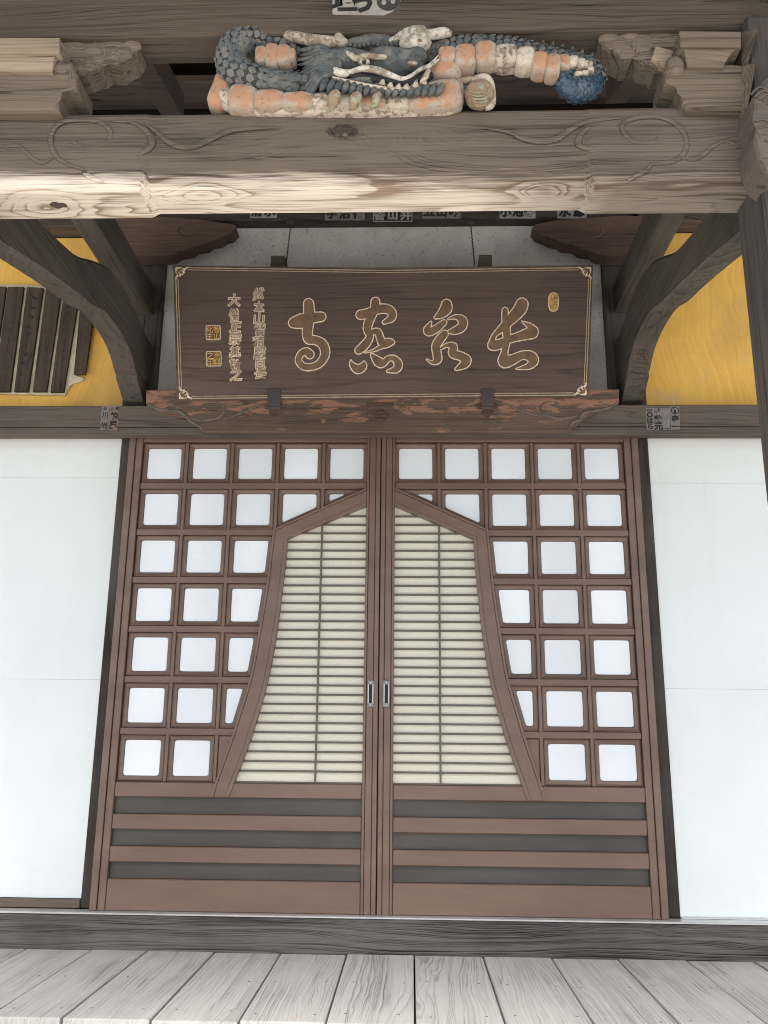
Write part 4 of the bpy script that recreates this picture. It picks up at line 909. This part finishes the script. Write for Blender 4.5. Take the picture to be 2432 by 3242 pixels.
sticker('large paper sticker with thick black characters on the top beam above the dragon', [s4(150, -650), s4(1560, -650), s4(1545, -30), s4(1490, 130), s4(1330, 250), s4(1180, 312), s4(170, 295), s4(145, 270)], -2.02, 'paper',
    [('垣', *s4(385, 10), 58, .05, .95), ('う', *s4(775, 50), 56, .06, .9)], group='paper sticker on the top beam')
t = bpy.data.objects['paper_sticker.%03d' % (len([o for o in bpy.data.objects if o.name.startswith('paper_sticker')])-1)]
bm = B(); blob(bm, at(*s4(1280, 20), -2.0222), (.036, .0006, .036), sub=3); obj('round_crest', bm, M['ink_faint'], t)
for dx, dy in ((-95, 30), (90, 10), (0, -60)):
    bm = B(); blob(bm, at(*s4(1280+dx, 20+dy), -2.0235), (.0075, .0005, .009), sub=2); obj('crest_petal', bm, M['paper'], t)
# ================================================================ DRAGON CARVING
DY = -1.975
dg = thing('dragon_carving', 'painted wooden dragon carving with blue scales and orange belly, coiled on the front beam', 'carving', tuple(at(880, 240, DY)))
k2 = lambda x, y: (436.6+.2878*x, 27.3+.2878*y); k3 = lambda x, y: (845.9+.2878*x, 27.3+.2878*y)
PXM = pxs(DY, 2.75)*.2878                        # metres per crop pixel
def path(f, L): return [(at(*f(x, y), Y), r*PXM) for x, y, r, Y in spline(L, 6)]
def dtube(name, f, L, mat, par=dg, n=14, flat=1.0, lab=None):
    p = path(f, L); bm = B(); tube(bm, [q for q, r in p], [max(r, .0008) for q, r in p], n, True, flat); return obj(name, bm, M[mat], par, smooth=True, label=lab), p
def scales(p, mat, par, size=.021, a0=-2.2, a1=2.2, name='scales', lift=.0045):
    bm = B(); ref = None; acc = 0; row = 0; k = len(p)
    for i in range(1, k-1):
        acc += (p[i][0]-p[i-1][0]).length
        if acc < size*.55: continue
        acc = 0; row += 1; c, r = p[i]; t = (p[i+1][0]-p[i-1][0]).normalized()
        a = (Vector((0, -1, 0)) - t*(-t.y)).normalized(); b = t.cross(a)
        m_ = max(3, int((a1-a0)*r/(size*.9)))
        for j in range(m_):
            an = a0+(a1-a0)*(j+.5*(row % 2))/m_; d = a*math.cos(an)+b*math.sin(an); s = -a*math.sin(an)+b*math.cos(an)
            sz = size*random.uniform(.92, 1.08); o = c+d*(r*.99)
            w_ = s*sz*.52; tip = o+t*sz*.62+d*lift*random.uniform(.8, 1.3); bk = o-t*sz*.45-d*.002; m0 = o+t*sz*.1+d*(lift*.95)
            l1, l2 = o+w_+d*lift*.2, o-w_+d*lift*.2; e1, e2 = o+w_*.72+t*sz*.42+d*lift*.5, o-w_*.72+t*sz*.42+d*lift*.5
            V = [bm.verts.new(q) for q in (bk, l1, e1, tip, e2, l2, m0)]
            for x, y in ((0, 1), (1, 2), (2, 3), (3, 4), (4, 5), (5, 0)): bm.faces.new([V[x], V[y], V[6]])
            u = bm.verts.new(tip-d*lift*1.2)
            bm.faces.new([V[3], V[2], u]); bm.faces.new([V[4], V[3], u])
    o = obj(name, bm, M[mat], par, kind='stuff'); return o
def plate(f, x0, x1, y0, y1, Y, yr, mat='orange', rot=0., par=dg, seed=0):
    """one puffed belly plate"""
    c = at(*f((x0+x1)/2, (y0+y1)/2), Y); rx, rz = abs(x1-x0)/2*PXM*1.15, abs(y1-y0)/2*PXM*1.05
    bm = B(); g = bmesh.ops.create_icosphere(bm, subdivisions=3, radius=1); R = Matrix.Rotation(rot, 3, 'Y'); rn = random.Random(seed); ph = rn.uniform(0, 6)
    for v in g['verts']:
        d = v.co.copy(); e = 4.0; q = (abs(d.x)**e+abs(d.y)**e+abs(d.z)**e)**(-1/e); d *= q
        s = 1+.03*math.sin(9*d.x+ph)+.03*math.sin(7*d.z+ph*2)
        v.co = c + R @ Vector((d.x*rx*s, d.y*yr, d.z*rz*s))
    return obj('belly_plate', bm, M[mat], par, smooth=True)
# left coil
o, p = dtube('coil', k2, [(830, 575, 70, -1.99), (640, 545, 85, -2.0), (430, 520, 105, -2.01), (270, 455, 120, -2.01), (215, 350, 110, -2.005), (270, 240, 108, -2.0), (420, 195, 78, -1.99), (580, 215, 62, -1.98), (700, 270, 50, -1.97), (820, 330, 40, -1.96)], 'gap')
scales(p, 'scale', o, .024)
o2, p2 = dtube('coil', k2, [(420, 520, 60, -1.95), (600, 500, 62, -1.965), (760, 520, 60, -1.97), (900, 590, 60, -1.97)], 'gap'); scales(p2, 'scale', o2, .022)
for i, (x0, x1, y0, y1) in enumerate(((408, 490, 275, 425), (480, 575, 252, 445), (565, 665, 258, 440), (655, 705, 300, 400))): plate(k2, x0, x1, y0, y1, -2.0, .03, seed=i)
for i in range(7): plate(k2, 480+i*44, 530+i*44, 455+i*4, 510+i*4, -2.03, .012, 'blue', seed=i)
# belly plates along the foot
dtube('belly', k2, [(130, 470, 30, -1.985), (150, 620, 70, -1.985), (300, 695, 85, -1.99), (600, 715, 80, -1.995), (1000, 725, 76, -1.995), (1400, 725, 76, -1.995), (1700, 715, 80, -1.99), (1850, 690, 100, -1.985), (1870, 560, 90, -1.985), (1820, 450, 60, -1.98)], 'bone', dg)
ft = [(82, 218, 470, 770, -1.985, .3), (212, 412, 575, 775, -2.01, .1), (405, 615, 615, 770, -2.015, 0), (606, 832, 635, 770, -2.015, 0), (822, 1012, 645, 770, -2.01, 0), (1000, 1200, 650, 770, -2.01, 0), (1195, 1385, 640, 770, -2.01, 0), (1375, 1560, 645, 770, -2.01, 0), (1545, 1760, 630, 775, -2.01, 0)]
for i, (x0, x1, y0, y1, Y, rt) in enumerate(ft): plate(k2, x0, x1, y0, y1, Y+.012, .040, rot=rt, seed=20+i, mat='bone' if i in (4, 5, 7) else 'orange')
for i, (x0, x1, y0, y1) in enumerate(((150, 410, 620, 770), (268, 512, 540, 770), (300, 505, 410, 545))): plate(k3, x0, x1, y0, y1, -1.998, .045, rot=(0, -.12, .05)[i], seed=40+i)
# body to the right and curled tail
o, p = dtube('coil', k3, [(200, 330, 100, -1.965), (400, 270, 88, -1.97), (560, 265, 86, -1.975), (740, 265, 84, -1.98), (900, 280, 84, -1.98), (1060, 315, 82, -1.985), (1200, 355, 80, -1.985), (1330, 385, 78, -1.985), (1440, 410, 76, -1.985), (1515, 450, 74, -1.99), (1530, 510, 76, -1.99)], 'gap')
scales(p, 'scale', o, .022, -2.4, 2.4)
to, tp = dtube('tail_curl', k3, [(1500, 430, 70, -1.985), (1520, 500, 78, -1.985), (1470, 565, 92, -1.995), (1380, 580, 92, -2.0), (1308, 550, 70, -2.0), (1290, 490, 50, -2.0), (1330, 452, 32, -2.005), (1375, 458, 18, -2.01)], 'tail')
scales(tp, 'tail', to, .02, -2.2, 2.2, lift=.0036)
bl_ = [(358, 474, 290, 425), (478, 622, 265, 455), (628, 776, 240, 438), (776, 934, 268, 438), (928, 1066, 288, 455), (1056, 1160, 322, 492), (1154, 1254, 342, 510), (1248, 1334, 335, 445), (1326, 1394, 345, 430), (1388, 1446, 365, 440), (1430, 1500, 385, 445), (1462, 1512, 430, 480), (1420, 1475, 462, 500), (1370, 1425, 470, 505)]
for i, (x0, x1, y0, y1) in enumerate(bl_): plate(k3, x0, x1, y0, y1, -2.02, .036 if i < 7 else .022, seed=60+i, rot=.12 if i > 4 else 0, mat='bone' if i in (3, 4) or i > 7 else 'orange')
for i in range(14):                                                       # dorsal spines
    t = i/13; x = 540+t*960; y = 172+t*t*160; c = at(*k3(x, y), -1.98)
    bm = B(); tube(bm, [c, c+Vector((.004, -.004, .012))], [.008, .001], 6); obj('dorsal_spine', bm, M['blue'], dg)
# head
bm = B(); blob(bm, at(*k2(1080, 400), -2.0), (.105, .06, .042), rot=.1, seed=2, amp=.05); head = obj('head', bm, M['blue'], dg, smooth=True)
bm = B(); blob(bm, at(*k2(1420, 400), -2.01), (.10, .058, .046), rot=.05, seed=4, amp=.08); obj('muzzle', bm, M['blue'], head, smooth=True)
bm = B(); blob(bm, at(*k2(1270, 260), -1.985), (.082, .045, .028), rot=0, seed=9, amp=.08); obj('crown', bm, M['blue'], head, smooth=True)
for i in range(11):                                                       # mane combed back from the cheek
    t = i/10; y = 285+t*330
    dtube('mane_lock', k2, [(1010+40*math.sin(t*3), 400+(t-.5)*120, 22, -2.045), (900-10*math.sin(t*9), 380+(t-.5)*230, 24, -2.045), (790+20*math.sin(t*7), y+(20 if t > .6 else -5), 20, -2.02), (690+90*t+30*math.sin(i*2.1), y+30*t, 4, -1.995)], 'blue', head, 8)
for i in range(17):                                                       # ruff of short locks under the jaw
    t = i/16; x = 900+t*870; y = 545+45*math.sin(t*2.2)
    dtube('ruff_lock', k2, [(x+35, y-35, 24, -2.055), (x+8, y+8, 26, -2.06), (x-12, y+48, 8, -2.045)], 'blue', head, 8)
dtube('lower_jaw', k2, [(980, 490, 12, -2.05), (1100, 518, 14, -2.057), (1280, 555, 15, -2.064), (1450, 575, 15, -2.064), (1620, 562, 15, -2.06), (1760, 520, 10, -2.045)], 'bone', head)
bm = B(); blob(bm, at(*k2(1370, 575), -2.015), (.15, .048, .020), rot=.02, seed=14, amp=.05); obj('jaw', bm, M['blue'], head, smooth=True)
dtube('mouth', k2, [(1010, 450, 18, -2.045), (1180, 485, 26, -2.05), (1400, 520, 28, -2.055), (1600, 520, 34, -2.055), (1720, 470, 28, -2.045)], 'hole', head)
dtube('upper_lip', k2, [(990, 425, 16, -2.05), (1100, 446, 17, -2.058), (1200, 422, 22, -2.062), (1300, 430, 26, -2.064), (1400, 465, 24, -2.066), (1500, 500, 18, -2.066), (1570, 475, 15, -2.064), (1640, 425, 15, -2.06), (1720, 395, 15, -2.055), (1780, 350, 6, -2.045)], 'chalk', head)
for i, (x, y, h) in enumerate(((1350, 525, 40), (1410, 548, 42), (1470, 560, 46), (1530, 560, 46), (1600, 545, 70), (1660, 520, 80))):
    c = k2(x, y); bm = B(); tube(bm, [at(x0, y0, -2.07) for x0, y0 in (k2(x, y+14), k2(x+6, y-h*.3), k2(x+14, y-h*.6))], [.008+h*.00005, .006, .0012], 8); obj('tooth', bm, M['bone'], head, smooth=True)
dtube('brow', k2, [(1060, 282, 8, -2.05), (1110, 315, 18, -2.06), (1160, 345, 22, -2.065), (1240, 325, 22, -2.065), (1350, 335, 20, -2.06), (1450, 320, 14, -2.05)], 'bone', head)
bm = B(); blob(bm, at(*k2(1215, 372), -2.058), (.018, .012, .012), sub=3); eye = obj('eye', bm, M['bone'], head, smooth=True)
bm = B(); blob(bm, at(*k2(1215, 372), -2.068), (.006, .005, .006), sub=2); obj('pupil', bm, M['hole'], eye, smooth=True)
bm = B(); blob(bm, at(*k2(1045, 455), -2.058), (.024, .012, .012), rot=.2, sub=3); obj('cheek_spot', bm, M['chalk'], head, smooth=True)
bm = B(); blob(bm, at(*k2(1580, 380), -2.062), (.015, .008, .007), sub=2); obj('muzzle_spot', bm, M['bone'], head, smooth=True)
bm = B(); blob(bm, at(*k2(1560, 345), -2.03), (.055, .035, .026), rot=-.2, seed=6, amp=.08); obj('nose_ridge', bm, M['blue'], head, smooth=True)
for i in range(12):
    t = i/11; dtube('brow_tuft', k2, [(1110+t*380, 250+10*math.sin(i), 14, -2.02), (1120+t*380, 225+8*math.sin(i*2), 12, -2.01), (1140+t*380, 208, 3, -1.99)], 'blue', head, 7)
dtube('whisker', k3, [(10, 470, 12, -2.066), (110, 495, 12, -2.068), (200, 440, 12, -2.064), (290, 390, 12, -2.056), (350, 320, 4, -2.045)], 'chalk', head)
dtube('fang', k3, [(280, 430, 14, -2.08), (255, 480, 22, -2.085), (215, 520, 5, -2.08)], 'bone', head)
bm = B(); blob(bm, at(*k3(70, 370), -2.03), (.055, .03, .032), rot=.3, seed=8, amp=.08); obj('cheek', bm, M['blue'], head, smooth=True)
# antlers and white snout pieces
dtube('antler', k2, [(575, 150, 26, -2.0), (680, 178, 38, -2.01), (820, 208, 44, -2.02), (960, 222, 44, -2.02), (1060, 225, 36, -2.01), (1105, 225, 12, -2.0)], 'bone', dg)
dtube('antler_tine', k2, [(1050, 220, 36, -2.01), (1020, 175, 30, -2.005), (1000, 138, 22, -2.0)], 'bone', dg)
dtube('antler_tine', k2, [(1205, 220, 36, -1.985), (1190, 180, 32, -1.985), (1178, 156, 18, -1.985)], 'bone', dg)
bm = B(); blob(bm, at(*k3(180, 220), -2.02), (.048, .038, .046), rot=-.7, seed=11, amp=.14); sn = obj('snout_bone', bm, M['chalk'], dg, smooth=True)
dtube('snout_ridge', k3, [(-50, 235, 22, -2.0), (30, 200, 28, -2.01), (110, 155, 32, -2.02), (200, 165, 36, -2.03), (300, 165, 38, -2.03), (390, 152, 40, -2.02), (440, 160, 26, -2.01)], 'chalk', sn)
bm = B(); blob(bm, at(*k3(210, 208), -2.056), (.007, .004, .005), sub=2); obj('nostril', bm, M['carve'], sn, smooth=True)
# claws resting on the beam
for x, y0, y1, w_ in ((990, 600, 740, 46), (1150, 610, 730, 42), (1305, 605, 715, 32)):
    cl_, _ = dtube('claw', k2, [(x+20, y0+10, w_*.8, -2.06), (x, y0+40, w_, -2.065), (x-12, y0+90, w_*.75, -2.06), (x-40, y1+5, w_*.2, -2.05)], 'jade', dg)
# orb held by the rear claw
bm = B(); blob(bm, at(*k3(660, 620), -2.01), (110*PXM, .045, 105*PXM), seed=3, amp=.04); orb = obj('orb', bm, M['jade'], dg, smooth=True)
for i in range(5): dtube('orb_band', k3, [(570+i*12, 590+i*22, 6, -2.052), (640, 605+i*24, 8, -2.06), (720, 590+i*26, 5, -2.05)], 'jade', orb, 7)
dtube('rear_toe', k3, [(500, 500, 34, -1.98), (600, 505, 28, -1.99), (690, 490, 34, -2.0), (735, 520, 30, -2.0), (755, 600, 26, -2.0), (750, 690, 28, -2.0), (700, 720, 20, -2.0)], 'bone', dg)
dtube('rear_leg', k3, [(480, 620, 50, -1.96), (540, 600, 45, -1.97), (580, 560, 30, -1.98)], 'blue', dg)
